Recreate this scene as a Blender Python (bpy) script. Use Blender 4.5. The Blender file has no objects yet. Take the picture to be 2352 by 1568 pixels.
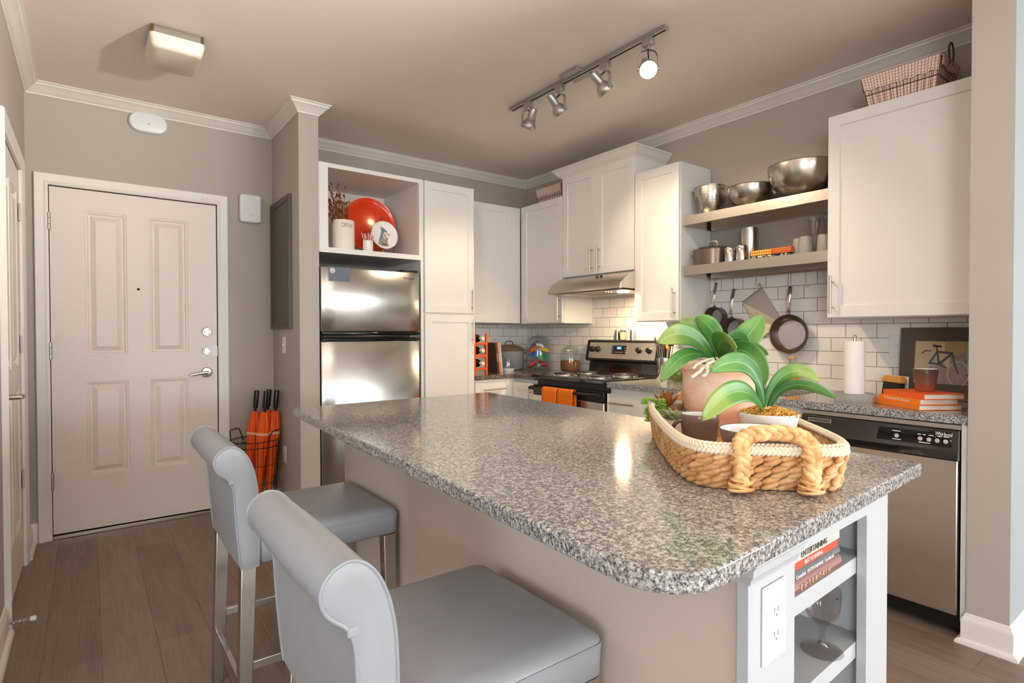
import bpy, bmesh, math, random
from mathutils import Vector, Matrix

# ------------------------------------------------------------------ camera, sky, lights, exposure
S = bpy.context.scene
C = S.collection
PI = math.pi
rnd = random.Random(7)
YAW, PITCH, ROLL, CAMZ, FPX = 0.644292, -0.014601, -0.001789, 1.21133, 1293.64
cf = Vector((math.sin(YAW) * math.cos(PITCH), math.cos(YAW) * math.cos(PITCH), math.sin(PITCH)))
cr0 = Vector((math.cos(YAW), -math.sin(YAW), 0))
cu0 = cr0.cross(cf)
cr = cr0 * math.cos(ROLL) + cu0 * math.sin(ROLL)
cu = -cr0 * math.sin(ROLL) + cu0 * math.cos(ROLL)
cam_d = bpy.data.cameras.new('camera')
cam = bpy.data.objects.new('camera', cam_d)
C.objects.link(cam)
cam.matrix_world = Matrix(((cr.x, cu.x, -cf.x, 0), (cr.y, cu.y, -cf.y, 0), (cr.z, cu.z, -cf.z, CAMZ), (0, 0, 0, 1)))
cam_d.sensor_width = 36
cam_d.lens = 36 * FPX / 2352
cam_d.clip_start = 0.02
S.camera = cam

S.view_settings.view_transform = 'Standard'
S.view_settings.look = 'None'
S.view_settings.gamma = 1
S.view_settings.use_curve_mapping = False
S.view_settings.exposure = 0.72
S.cycles.max_bounces = 10
S.cycles.diffuse_bounces = 5
S.cycles.glossy_bounces = 4
S.cycles.transmission_bounces = 8
S.cycles.transparent_max_bounces = 8
S.cycles.caustics_reflective = False
S.cycles.caustics_refractive = False
S.cycles.sample_clamp_indirect = 6.0
S.cycles.use_denoising = True

w = bpy.data.worlds.new('sky')
S.world = w
w.use_nodes = True
wn = w.node_tree.nodes
wl = w.node_tree.links
bgn = wn['Background']
tc = wn.new('ShaderNodeTexCoord')
sp = wn.new('ShaderNodeSeparateXYZ')
cr_ = wn.new('ShaderNodeValToRGB')
cr_.color_ramp.elements[0].position = 0.0
cr_.color_ramp.elements[0].color = (0.93, 0.96, 1.0, 1)
cr_.color_ramp.elements[1].position = 0.6
cr_.color_ramp.elements[1].color = (0.72, 0.85, 1.0, 1)
wl.new(tc.outputs['Generated'], sp.inputs[0])
wl.new(sp.outputs['Z'], cr_.inputs[0])
wl.new(cr_.outputs[0], bgn.inputs[0])
bgn.inputs[1].default_value = SKY_STRENGTH = 15


def lamp(name, kind, loc, power, col, target=None, parent=None, **kw):
    d = bpy.data.lights.new(name, kind)
    d.energy = power
    d.color = col
    for k, v in kw.items():
        setattr(d, k, v)
    o = bpy.data.objects.new(name, d)
    C.objects.link(o)
    o.location = loc
    if target is not None:
        o.rotation_euler = (Vector(target) - Vector(loc)).to_track_quat('-Z', 'Y').to_euler()
    if parent is not None:
        o.parent = parent
        o.location = Vector(loc) - parent.location
    return o


WINDOWS = [('y', -9.0, -3.1, -0.5, 0.15, 2.45), ('y', -9.0, 0.7, 3.5, 0.15, 2.45), ('y', -9.0, 4.7, 8.0, 0.7, 2.5), ('x', -3.5, -3.4, -1.9, 0.9, 2.35), ('x', 9.0, -8.2, -4.6, 0.25, 2.4)]  # the left wall window is unseen, added to brighten left-facing surfaces
for k, (ax, p, a, b, z0, z1) in enumerate(WINDOWS):     # portals only guide the sampling of the sky through each window opening
    if ax == 'y':
        o = lamp('sky_portal', 'AREA', ((a + b) / 2, p + 0.01, (z0 + z1) / 2), 1, (1, 1, 1), ((a + b) / 2, p + 3, (z0 + z1) / 2), shape='RECTANGLE', size=b - a, size_y=z1 - z0)
    else:
        sg = -1 if p > 0 else 1
        o = lamp('sky_portal', 'AREA', (p + 0.01 * sg, (a + b) / 2, (z0 + z1) / 2), 1, (1, 1, 1), (p + 3 * sg, (a + b) / 2, (z0 + z1) / 2), shape='RECTANGLE', size=b - a, size_y=z1 - z0)
    o.data.cycles.is_portal = True

FILL_LAMP_POWER = 430

# ------------------------------------------------------------------ materials


def lin(c):
    r = []
    for v in c[:3]:
        v /= 255.0
        r.append(v / 12.92 if v <= 0.04045 else ((v + 0.055) / 1.055) ** 2.4)
    return (r[0], r[1], r[2], 1)


MATS = {}


def pbr(name, col, rough=0.5, metal=0.0, coat=0.0, trans=0.0, ior=1.45, emit=None, estr=1.0, spec=None):
    if name in MATS:
        return MATS[name]
    m = bpy.data.materials.new(name)
    m.use_nodes = True
    b = m.node_tree.nodes['Principled BSDF']
    b.inputs['Base Color'].default_value = lin(col)
    b.inputs['Roughness'].default_value = rough
    b.inputs['Metallic'].default_value = metal
    b.inputs['Coat Weight'].default_value = coat
    b.inputs['Transmission Weight'].default_value = trans
    b.inputs['IOR'].default_value = ior
    if spec is not None:
        b.inputs['Specular IOR Level'].default_value = spec
    if emit:
        b.inputs['Emission Color'].default_value = lin(emit)
        b.inputs['Emission Strength'].default_value = estr
    MATS[name] = m
    return m


class NT:
    def __init__(s, m):
        s.n = m.node_tree.nodes
        s.l = m.node_tree.links
        s.b = s.n['Principled BSDF']

    def new(s, t, **k):
        n = s.n.new('ShaderNode' + t)
        for a, v in k.items():
            setattr(n, a, v)
        return n

    def coord(s, scale=(1, 1, 1), rot=(0, 0, 0), loc=(0, 0, 0), kind='Object'):
        t = s.new('TexCoord')
        mp = s.new('Mapping')
        mp.inputs['Scale'].default_value = scale
        mp.inputs['Rotation'].default_value = rot
        mp.inputs['Location'].default_value = loc
        s.l.new(t.outputs[kind], mp.inputs[0])
        return mp.outputs[0]

    def noise(s, vec, scale, detail=4, rough=0.5, dist=0):
        n = s.new('TexNoise')
        n.inputs['Scale'].default_value = scale
        n.inputs['Detail'].default_value = detail
        n.inputs['Roughness'].default_value = rough
        n.inputs['Distortion'].default_value = dist
        s.l.new(vec, n.inputs['Vector'])
        return n.outputs['Fac']

    def ramp(s, fac, stops, const=False):
        r = s.new('ValToRGB')
        cr = r.color_ramp
        if const:
            cr.interpolation = 'CONSTANT'
        while len(cr.elements) < len(stops):
            cr.elements.new(0.5)
        for e, (p, c) in zip(cr.elements, stops):
            e.position = p
            e.color = lin(c) if len(c) == 3 else c
        s.l.new(fac, r.inputs[0])
        return r.outputs[0]

    def mix(s, a, b, fac, mode='MIX'):
        m = s.new('Mix', data_type='RGBA', blend_type=mode)
        for v, i in ((fac, 0), (a, 6), (b, 7)):
            if isinstance(v, (int, float)):
                m.inputs[i].default_value = v
            elif isinstance(v, tuple):
                m.inputs[i].default_value = lin(v)
            else:
                s.l.new(v, m.inputs[i])
        return m.outputs[2]

    def math(s, op, a, b=None):
        m = s.new('Math', operation=op)
        for i, v in enumerate((a, b)):
            if v is None:
                continue
            if isinstance(v, (int, float)):
                m.inputs[i].default_value = v
            else:
                s.l.new(v, m.inputs[i])
        return m.outputs[0]

    def sep(s, vec):
        n = s.new('SeparateXYZ')
        s.l.new(vec, n.inputs[0])
        return n.outputs

    def comb(s, x, y, z):
        n = s.new('CombineXYZ')
        for i, v in enumerate((x, y, z)):
            if isinstance(v, (int, float)):
                n.inputs[i].default_value = v
            else:
                s.l.new(v, n.inputs[i])
        return n.outputs[0]

    def bump(s, h, strength=0.3, dist=0.002):
        n = s.new('Bump')
        n.inputs['Strength'].default_value = strength
        n.inputs['Distance'].default_value = dist
        s.l.new(h, n.inputs['Height'])
        s.l.new(n.outputs[0], s.b.inputs['Normal'])

    def color(s, c):
        s.l.new(c, s.b.inputs['Base Color'])

    def rough(s, r):
        s.l.new(r, s.b.inputs['Roughness'])


def painted(name, col, rough=0.55, amt=0.04, scale=250):
    m = pbr(name, col, rough)
    t = NT(m)
    t.bump(t.noise(t.coord(), scale, 3), amt, 0.001)
    return m


WALL = painted('wall_paint', (180, 170, 160), 0.7, 0.06)
BOUNCE_CARPET = painted('bounce_carpet_cream', (218, 212, 206), 0.95, 0.5, 300)
WALLW = painted('living_wall_paint', (224, 224, 222), 0.7, 0.05)
CEIL = painted('ceiling_paint', (246, 236, 227), 0.8, 0.08, 180)
TRIM = painted('trim_paint', (228, 222, 214), 0.4, 0.02)
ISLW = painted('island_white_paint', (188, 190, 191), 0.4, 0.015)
PIERP = painted('grey_blue_wall_paint', (150, 157, 157), 0.7, 0.05)
DOORP = painted('door_paint', (229, 217, 207), 0.42, 0.03)
CAB = painted('cabinet_paint', (231, 227, 221), 0.33, 0.015)
CABIN = painted('cabinet_interior', (233, 227, 220), 0.45, 0.015)
PANELP = painted('island_panel_paint', (206, 190, 176), 0.6, 0.05)
PLASTIC = pbr('white_plastic', (228, 228, 228), 0.3)
BLACK = pbr('black_plastic', (24, 22, 21), 0.3)
GLOSSB = pbr('black_gloss', (16, 13, 12), 0.06, coat=0.6)
DARKGAP = pbr('dark_gap', (22, 16, 12), 0.8)
CHROME = pbr('chrome', (214, 212, 208), 0.16, 1.0)
NICKEL = pbr('brushed_nickel', (190, 178, 162), 0.28, 1.0)
DARKM = pbr('dark_wire', (52, 42, 36), 0.45, 0.7)
BRONZE = pbr('bronze_wire', (88, 74, 62), 0.45, 0.6)
SILVERP = pbr('silver_paint', (178, 172, 164), 0.35, 0.75)


def steel(name, col, rough, axis_scale, strength=0.12):
    m = pbr(name, col, rough, 1.0)
    t = NT(m)
    n = t.noise(t.coord(axis_scale), 1.0, 3, 0.6)
    t.rough(t.math('ADD', t.math('MULTIPLY', n, 0.14), rough - 0.07))
    t.bump(n, strength, 0.0004)
    return m


STEEL = steel('stainless_horizontal', (212, 203, 192), 0.30, (4, 4, 700))
STEELV = steel('stainless_fridge', (196, 194, 190), 0.23, (5, 5, 420), 0.06)
STEELB = steel('spun_steel', (188, 180, 170), 0.24, (3, 3, 260), 0.06)
CHROMEL = pbr('chair_chrome', (188, 182, 174), 0.2, 1.0)

g = pbr('granite', (120, 118, 116), 0.10, coat=0.0, spec=0.42)
t = NT(g)
v = t.coord()
n1 = t.noise(v, 150, 3, 0.65)
n2 = t.noise(v, 330, 2, 0.6)
base = t.ramp(n1, [(0.37, (14, 15, 17)), (0.44, (66, 66, 70)), (0.51, (138, 136, 134)), (0.60, (190, 185, 180)), (0.69, (226, 220, 214))])
fl = t.ramp(n2, [(0.40, (16, 17, 19)), (0.46, (136, 134, 132)), (0.60, (206, 201, 196))])
t.color(t.mix(base, fl, 0.38))
GRAN = g

g = pbr('granite_back', (90, 80, 72), 0.08, spec=0.6)
t = NT(g)
v = t.coord()
base = t.ramp(t.noise(v, 170, 3, 0.65), [(0.36, (24, 22, 21)), (0.48, (86, 78, 72)), (0.58, (140, 130, 120)), (0.68, (186, 174, 162))])
t.color(base)
GRANB = g

g = pbr('subway_tile', (240, 235, 230), 0.12, spec=0.5)
t = NT(g)
v = t.sep(t.coord())


def tile_mat(name, ua, z0):
    m = pbr(name, (240, 236, 232), 0.14)
    t = NT(m)
    v = t.sep(t.coord())
    vec = t.comb(v[ua], t.math('SUBTRACT', v[2], z0), 0)
    b = t.new('TexBrick', offset=0.5, squash=1.0)
    t.l.new(vec, b.inputs['Vector'])
    b.inputs['Scale'].default_value = 1
    b.inputs['Mortar Size'].default_value = 0.0016
    b.inputs['Mortar Smooth'].default_value = 0.15
    b.inputs['Brick Width'].default_value = 0.1545
    b.inputs['Row Height'].default_value = 0.0772
    b.inputs['Color1'].default_value = lin((240, 236, 232))
    b.inputs['Color2'].default_value = lin((236, 231, 226))
    b.inputs['Mortar'].default_value = lin((122, 102, 88))
    t.color(b.outputs['Color'])
    t.bump(t.math('SUBTRACT', 1.0, b.outputs['Fac']), 0.5, 0.0015)
    t.rough(t.math('ADD', t.math('MULTIPLY', b.outputs['Fac'], 0.6), 0.14))
    return m


TILES = tile_mat('subway_tile_stove_wall', 1, 0.797)
TILEB = tile_mat('subway_tile_back_wall', 0, 0.797)

FLOOR = pbr('wood_plank_floor', (120, 100, 86), 0.42)
t = NT(FLOOR)
v = t.sep(t.coord())
vec = t.comb(t.math('ADD', v[1], 20.13), t.math('ADD', v[0], 20.087), 0)
b = t.new('TexBrick', offset=0.37, offset_frequency=2)
t.l.new(vec, b.inputs['Vector'])
b.inputs['Scale'].default_value = 1
b.inputs['Brick Width'].default_value = 1.22
b.inputs['Row Height'].default_value = 0.178
b.inputs['Mortar Size'].default_value = 0.0018
b.inputs['Mortar Smooth'].default_value = 0.3
b.inputs['Color1'].default_value = lin((154, 132, 117))
b.inputs['Color2'].default_value = lin((114, 95, 82))
b.inputs['Mortar'].default_value = lin((70, 54, 45))
gv = t.comb(t.math('MULTIPLY', v[0], 14.0), t.math('MULTIPLY', v[1], 1.3), v[2])
gr = t.noise(gv, 1.6, 6, 0.62, 0.9)
gr2 = t.noise(t.comb(t.math('MULTIPLY', v[0], 60.0), t.math('MULTIPLY', v[1], 2.2), 0.0), 2.0, 4, 0.6)
c1 = t.mix(b.outputs['Color'], t.ramp(gr, [(0.3, (88, 72, 62)), (0.5, (124, 104, 90)), (0.7, (152, 134, 120))]), 0.36)
t.color(t.mix(c1, t.ramp(gr2, [(0.35, (92, 76, 66)), (0.65, (150, 132, 118))]), 0.22))
t.bump(t.math('SUBTRACT', 1.0, b.outputs['Fac']), 0.3, 0.001)

LEATHER = pbr('grey_leather', (150, 152, 157), 0.36)
t = NT(LEATHER)
vv = t.coord()
vo = t.new('TexVoronoi')
vo.inputs['Scale'].default_value = 420
t.l.new(vv, vo.inputs['Vector'])
t.bump(vo.outputs['Distance'], 0.12, 0.0006)
PIPING = pbr('grey_leather_piping', (150, 153, 158), 0.36)

ORANGE = pbr('orange_paint', (236, 84, 16), 0.4)
ORCLOTH = painted('orange_cloth', (245, 120, 8), 0.85, 0.4, 600)
ORNYLON = pbr('orange_nylon', (240, 92, 8), 0.5)
PLATE = pbr('orange_red_glaze', (222, 56, 8), 0.12, coat=0.4)
CERAM = pbr('white_ceramic', (240, 236, 228), 0.12)
CREAM = pbr('cream_ceramic', (236, 228, 214), 0.14)


def thin_glass(name, tint, rough=0.02, body=0.0):
    m = bpy.data.materials.new(name)
    m.use_nodes = True
    n, l = m.node_tree.nodes, m.node_tree.links
    n.remove(n['Principled BSDF'])
    tr = n.new('ShaderNodeBsdfTransparent')
    tr.inputs[0].default_value = lin(tint)
    gl = n.new('ShaderNodeBsdfGlossy')
    gl.inputs['Roughness'].default_value = rough
    gl.inputs[0].default_value = (1, 1, 1, 1)
    lw = n.new('ShaderNodeLayerWeight')
    lw.inputs['Blend'].default_value = 0.5
    pw = n.new('ShaderNodeMath')
    pw.operation = 'POWER'
    pw.inputs[1].default_value = 3.5
    l.new(lw.outputs['Facing'], pw.inputs[0])
    ma = n.new('ShaderNodeMath')
    ma.operation = 'MULTIPLY_ADD'
    ma.inputs[1].default_value = 0.55
    ma.inputs[2].default_value = 0.035
    l.new(pw.outputs[0], ma.inputs[0])
    mx = n.new('ShaderNodeMixShader')
    l.new(ma.outputs[0], mx.inputs[0])
    l.new(tr.outputs[0], mx.inputs[1])
    l.new(gl.outputs[0], mx.inputs[2])
    out = mx.outputs[0]
    if body:
        df = n.new('ShaderNodeBsdfDiffuse')
        df.inputs[0].default_value = lin(tint)
        m2 = n.new('ShaderNodeMixShader')
        m2.inputs[0].default_value = body
        l.new(out, m2.inputs[1])
        l.new(df.outputs[0], m2.inputs[2])
        out = m2.outputs[0]
    l.new(out, n['Material Output'].inputs[0])
    return m


GLASS = thin_glass('clear_glass', (250, 252, 251))
SMOKE = thin_glass('smoky_glass', (240, 237, 236))
THICKG = thin_glass('thick_clear_glass', (232, 234, 232), 0.05, 0.2)
PAPER = pbr('paper', (238, 230, 220), 0.8)
WOODY = painted('brush_wood', (226, 160, 70), 0.5, 0.1, 90)
MUGB = pbr('brown_glaze', (94, 72, 64), 0.22)
INSIDE = pbr('white_glaze', (238, 236, 236), 0.15)
DIMP = pbr('dimpled_brown_glaze', (122, 100, 92), 0.25)
TERRA = pbr('terracotta', (236, 196, 170), 0.75)
t = NT(TERRA)
t.color(t.ramp(t.noise(t.coord((1, 1, 1.6)), 7, 5, 0.6), [(0.3, (222, 150, 112)), (0.5, (238, 192, 164)), (0.7, (246, 224, 206))]))
t.bump(t.noise(t.coord(), 160, 3), 0.15, 0.001)
FIBER = pbr('woven_fiber', (206, 156, 104), 0.62)
t = NT(FIBER)
nn = t.noise(t.coord((1, 1, 1)), 26, 4, 0.6)
t.color(t.ramp(nn, [(0.28, (164, 106, 58)), (0.5, (208, 156, 102)), (0.72, (236, 200, 148))]))
t.bump(t.noise(t.coord(), 320, 3), 0.35, 0.001)
FIBER2 = pbr('pale_fiber', (226, 178, 122), 0.6)
t = NT(FIBER2)
t.color(t.ramp(t.noise(t.coord(), 34, 4, 0.6), [(0.3, (190, 132, 78)), (0.5, (224, 174, 116)), (0.7, (242, 208, 156))]))
t.bump(t.noise(t.coord(), 320, 3), 0.3, 0.001)
ROPE = painted('beige_rope', (232, 216, 190), 0.8, 0.5, 700)
MOSS = pbr('gold_moss', (206, 154, 66), 0.9)
t = NT(MOSS)
t.color(t.ramp(t.noise(t.coord(), 90, 4), [(0.3, (150, 96, 30)), (0.5, (206, 152, 64)), (0.7, (234, 196, 112))]))
SOIL = painted('potting_bark', (88, 66, 46), 0.95, 0.9, 120)
ROOT = painted('orchid_root', (204, 206, 188), 0.7, 0.3, 200)


def leafmat(name, lo, mid, hi, rough=0.34):
    m = pbr(name, mid, rough)
    t = NT(m)
    uv = t.sep(t.coord(kind='UV'))
    n = t.noise(t.coord(), 16, 3)
    along = t.math('ADD', uv[0], t.math('MULTIPLY', n, 0.5))
    c = t.ramp(along, [(0.3, lo), (0.8, mid), (1.3, hi)])
    rib = t.math('ABSOLUTE', t.math('SUBTRACT', uv[1], 0.5))
    t.color(t.mix((150, 190, 110), c, t.ramp(rib, [(0.0, (130, 130, 130)), (0.03, (255, 255, 255))])))
    t.bump(t.noise(t.comb(t.math('MULTIPLY', uv[0], 2.0), t.math('MULTIPLY', uv[1], 40.0), 0.0), 2.0, 2), 0.12, 0.001)
    return m


LEAF = leafmat('orchid_leaf', (40, 94, 38), (68, 126, 50), (102, 148, 70))
LEAFLIT = leafmat('orchid_leaf_warm_lit', (56, 114, 46), (90, 138, 58), (138, 158, 76))  # yellow toward the tip is warm side light put into the colour
LEAFD = leafmat('orchid_leaf_dark', (36, 84, 40), (58, 112, 52), (84, 130, 68))
SUCC = pbr('sage_succulent', (140, 152, 106), 0.5)
BEAD = pbr('bead_succulent', (132, 164, 56), 0.4)
ALOE = pbr('bronze_succulent', (150, 84, 36), 0.5)
JADE = pbr('jade_leaf', (84, 112, 86), 0.4)

CLOTH = pbr('checked_cloth', (236, 222, 212), 0.9)
t = NT(CLOTH)
v = t.sep(t.coord(kind='UV'))


def line(t, s, wd):
    return t.math('LESS_THAN', t.math('FRACT', s), wd)


a = line(t, v[0], 0.24)
bb = line(t, v[1], 0.18)
t.color(t.mix(t.mix((240, 228, 218), (188, 150, 140), bb), (206, 92, 58), t.math('MULTIPLY', a, 0.85)))
TOWELO = pbr('orange_check_towel', (240, 150, 50), 0.9)
t = NT(TOWELO)
v = t.sep(t.coord())
a = line(t, t.math('MULTIPLY', v[1], 70.0), 0.35)
t.color(t.mix((236, 140, 34), (250, 206, 120), a))
TOWELR = pbr('orange_stripe_towel', (228, 96, 40), 0.9)
t = NT(TOWELR)
v = t.sep(t.coord())
t.color(t.mix((222, 84, 34), (244, 176, 110), line(t, t.math('MULTIPLY', v[2], 120.0), 0.3)))
TOWELB = pbr('print_towel', (226, 214, 200), 0.9)
t = NT(TOWELB)
t.color(t.ramp(t.noise(t.coord(), 70, 1), [(0.42, (40, 38, 38)), (0.5, (228, 216, 204))], True))
MITT = pbr('oven_mitt_grey', (186, 174, 164), 0.9)
MITTQ = painted('oven_mitt_quilted', (226, 204, 172), 0.9, 0.3, 400)
PANO = pbr('pan_anodised', (112, 98, 86), 0.3, 0.75)
PANI = pbr('pan_nonstick', (166, 162, 164), 0.45)
PANW = pbr('pan_wall', (92, 78, 68), 0.32, 0.6)
CHALK = pbr('chalkboard', (92, 84, 76), 0.5)
CHALKF = pbr('chalkboard_frame', (84, 75, 67), 0.4)
LED = pbr('oven_display', (10, 30, 60), 0.2, emit=(70, 150, 255), estr=1.2)
BULB = pbr('lit_bulb', (255, 240, 215), 0.3, emit=(255, 226, 178), estr=30)
HOODB = pbr('hood_bulb', (255, 240, 215), 0.3, emit=(255, 214, 150), estr=14)
LENS = pbr('milk_lens', (226, 214, 198), 0.35)
WHITEINK = pbr('white_ink', (236, 234, 232), 0.6)
GREYINK = pbr('grey_ink', (120, 112, 106), 0.5)


def flat(name, col, rough=0.6):
    return pbr(name, col, rough)

# ------------------------------------------------------------------ mesh helpers
class MB:
    """collects shapes in one bmesh; M maps local coordinates to the world"""

    def __init__(s, M=None):
        s.bm = bmesh.new()
        s.M = M
        s.uv = None

    def v(s, p):
        p = Vector(p)
        return s.bm.verts.new(s.M @ p if s.M else p)

    def face(s, vs, mi=0, uv=None):
        try:
            f = s.bm.faces.new(vs)
        except ValueError:
            return None
        f.material_index = mi
        if uv:
            if s.uv is None:
                s.uv = s.bm.loops.layers.uv.new('UVMap')
            for l, c in zip(f.loops, uv):
                l[s.uv].uv = c
        return f

    def box(s, a, b, mi=0):
        x0, y0, z0 = a
        x1, y1, z1 = b
        p = [s.v(q) for q in ((x0, y0, z0), (x1, y0, z0), (x1, y1, z0), (x0, y1, z0), (x0, y0, z1), (x1, y0, z1), (x1, y1, z1), (x0, y1, z1))]
        for f in ((0, 3, 2, 1), (4, 5, 6, 7), (0, 1, 5, 4), (1, 2, 6, 5), (2, 3, 7, 6), (3, 0, 4, 7)):
            s.face([p[i] for i in f], mi)
        return s

    def rings(s, rings, cap0=True, cap1=True, mi=0, closed=True, loop=False):
        vr = [[s.v(p) for p in r] for r in rings]
        n = len(vr[0])
        m = len(vr)
        for i in range(m if loop else m - 1):
            a, b = vr[i], vr[(i + 1) % m]
            for j in range(n if closed else n - 1):
                k = (j + 1) % n
                s.face([a[j], a[k], b[k], b[j]], mi)
        if cap0 and not loop:
            s.face(list(reversed(vr[0])), mi)
        if cap1 and not loop:
            s.face(vr[-1], mi)
        return s

    def lathe(s, prof, c=(0, 0, 0), ax='z', seg=32, mi=0, sx=1.0, sy=1.0, caps=True):
        rs = []
        c = Vector(c)
        for r, h in prof:
            ring = []
            for i in range(seg):
                a = 2 * PI * i / seg
                x, y = r * math.cos(a) * sx, r * math.sin(a) * sy
                q = {'z': (x, y, h), 'x': (h, x, y), 'y': (x, h, -y), '-x': (-h, -x, y), '-y': (x, -h, y)}[ax]
                ring.append(c + Vector(q))
            rs.append(ring)
        return s.rings(rs, caps and prof[0][0] > 1e-5, caps and prof[-1][0] > 1e-5, mi)

    def tube(s, pts, r, seg=8, closed=False, mi=0, flat=1.0, caps=True):
        pts = [Vector(p) for p in pts]
        n = len(pts)
        rs = []
        up = None
        for i, p in enumerate(pts):
            if closed:
                t = pts[(i + 1) % n] - pts[i - 1]
            else:
                t = pts[min(i + 1, n - 1)] - pts[max(i - 1, 0)]
            t.normalize()
            if up is None:
                h = Vector((0, 0, 1)) if abs(t.z) < 0.9 else Vector((1, 0, 0))
                up = (h - t * h.dot(t)).normalized()
            else:
                up = (up - t * up.dot(t)).normalized()
            sd = t.cross(up)
            rr = r[i] if isinstance(r, (list, tuple)) else r
            rs.append([p + up * (rr * math.sin(2 * PI * k / seg)) + sd * (rr * flat * math.cos(2 * PI * k / seg)) for k in range(seg)])
        return s.rings(rs, caps and not closed, caps and not closed, mi, loop=closed)

    def prism(s, poly, lo, hi, plane='xz', mi=0):
        def q(u, v_, w_):
            return {'xz': (u, w_, v_), 'xy': (u, v_, w_), 'yz': (w_, u, v_)}[plane]
        return s.rings([[q(u, v_, lo) for u, v_ in poly], [q(u, v_, hi) for u, v_ in poly]], True, True, mi)

    def sweep(s, path, prof, closed=False, mi=0):
        """profile (offset to the left of the path, z) swept along an xy path with mitred corners"""
        n = len(path)
        P = [Vector((p[0], p[1], 0)) for p in path]
        rs = []
        for i in range(n):
            d0 = (P[i] - P[i - 1]).normalized() if (i > 0 or closed) else None
            d1 = (P[(i + 1) % n] - P[i]).normalized() if (i < n - 1 or closed) else None
            d0 = d0 or d1
            d1 = d1 or d0
            n0 = Vector((-d0.y, d0.x, 0))
            n1 = Vector((-d1.y, d1.x, 0))
            m = n0 + n1
            m = m / max(m.dot(n0), 1e-4) if m.length > 1e-5 else n0
            rs.append([P[i] + m * o + Vector((0, 0, z)) for o, z in prof])
        return s.rings(rs, True, True, mi, loop=closed)

    def ell(s, c, r, M3=None, seg=8, rng=5, mi=0):
        c = Vector(c)
        rs = []
        for i in range(rng + 1):
            th = PI * i / rng
            rr = max(math.sin(th), 0.02)
            ring = []
            for j in range(seg):
                a = 2 * PI * j / seg
                p = Vector((r[0] * math.cos(th), r[1] * rr * math.cos(a), r[2] * rr * math.sin(a)))
                ring.append(c + (M3 @ p if M3 else p))
            rs.append(ring)
        return s.rings(rs, True, True, mi)

    def surf(s, fn, nu, nv, mi=0):
        g = [[s.v(fn(i / nu, j / nv)) for j in range(nv + 1)] for i in range(nu + 1)]
        for i in range(nu):
            for j in range(nv):
                s.face([g[i][j], g[i + 1][j], g[i + 1][j + 1], g[i][j + 1]], mi,
                       [(i / nu, j / nv), ((i + 1) / nu, j / nv), ((i + 1) / nu, (j + 1) / nv), (i / nu, (j + 1) / nv)])
        return s

    def build(s, name, mats, parent=None, bevel=0.0, seg=2, smooth=True, angle=35, solid=0.0, sub=0, loc=None, recalc=True):
        if recalc:
            bmesh.ops.recalc_face_normals(s.bm, faces=s.bm.faces)
        me = bpy.data.meshes.new(name)
        base = Vector(loc) if loc is not None else Vector((0, 0, 0))
        p = parent
        while p is not None:
            base = base + p.location
            p = p.parent
        if base.length > 0:
            bmesh.ops.translate(s.bm, verts=s.bm.verts, vec=-base)
        s.bm.to_mesh(me)
        s.bm.free()
        for m in (mats if isinstance(mats, (list, tuple)) else [mats]):
            me.materials.append(m)
        if smooth:
            me.shade_smooth()
            me.set_sharp_from_angle(angle=math.radians(angle))
        o = bpy.data.objects.new(name, me)
        C.objects.link(o)
        if loc is not None:
            o.location = loc
        if parent is not None:
            o.parent = parent
        if solid:
            md = o.modifiers.new('solid', 'SOLIDIFY')
            md.thickness = solid
            md.offset = 0
        if bevel:
            md = o.modifiers.new('bevel', 'BEVEL')
            md.width = bevel
            md.segments = seg
            md.limit_method = 'ANGLE'
            md.angle_limit = math.radians(40)
        if sub:
            md = o.modifiers.new('sub', 'SUBSURF')
            md.levels = md.render_levels = sub
        return o


def thing(name, label, cat, loc=(0, 0, 0), group=None):
    o = bpy.data.objects.new(name, None)
    C.objects.link(o)
    o.empty_display_size = 0.05
    o.location = loc
    o['label'] = label
    o['category'] = cat
    if group:
        o['group'] = group
    return o


def tag(o, label, cat, group=None):
    o['label'] = label
    o['category'] = cat
    if group:
        o['group'] = group
    return o


def struct(o):
    o['kind'] = 'structure'
    return o


def dup(root, label, loc=None, rot=None):
    r = root.copy()
    C.objects.link(r)
    r['label'] = label
    if loc is not None:
        r.location = loc
    if rot is not None:
        r.rotation_euler = rot
    for ch in list(root.children):
        c = ch.copy()
        C.objects.link(c)
        c.parent = r
        for gch in list(ch.children):
            d = gch.copy()
            C.objects.link(d)
            d.parent = c
    return r


def place(root, loc, rz=0.0, rot=None):
    root.location = loc
    root.rotation_euler = rot if rot else (0, 0, rz)
    return root


def bez(p0, p1, p2, p3, t):
    a = 1 - t
    return Vector(p0) * a ** 3 + Vector(p1) * 3 * a * a * t + Vector(p2) * 3 * a * t * t + Vector(p3) * t ** 3


def arc(c, r, a0, a1, n, pl='xz', y=0):
    out = []
    for i in range(n + 1):
        a = a0 + (a1 - a0) * i / n
        u, v_ = c[0] + r * math.cos(a), c[1] + r * math.sin(a)
        out.append({'xz': (u, y, v_), 'xy': (u, v_, y), 'yz': (y, u, v_)}[pl])
    return out


# wall frames: local (u right, v up, w towards the room) -> world
def F_back(y):
    return Matrix(((1, 0, 0, 0), (0, 0, -1, y), (0, 1, 0, 0), (0, 0, 0, 1)))


def F_stove(x):      # u = -y
    return Matrix(((0, 0, -1, x), (-1, 0, 0, 0), (0, 1, 0, 0), (0, 0, 0, 1)))


def F_posx(x):       # faces +x, u = +y
    return Matrix(((0, 0, 1, x), (1, 0, 0, 0), (0, 1, 0, 0), (0, 0, 0, 1)))


def F_negx(x):       # faces -x, u = -y (same as the stove wall)
    return F_stove(x)


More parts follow.
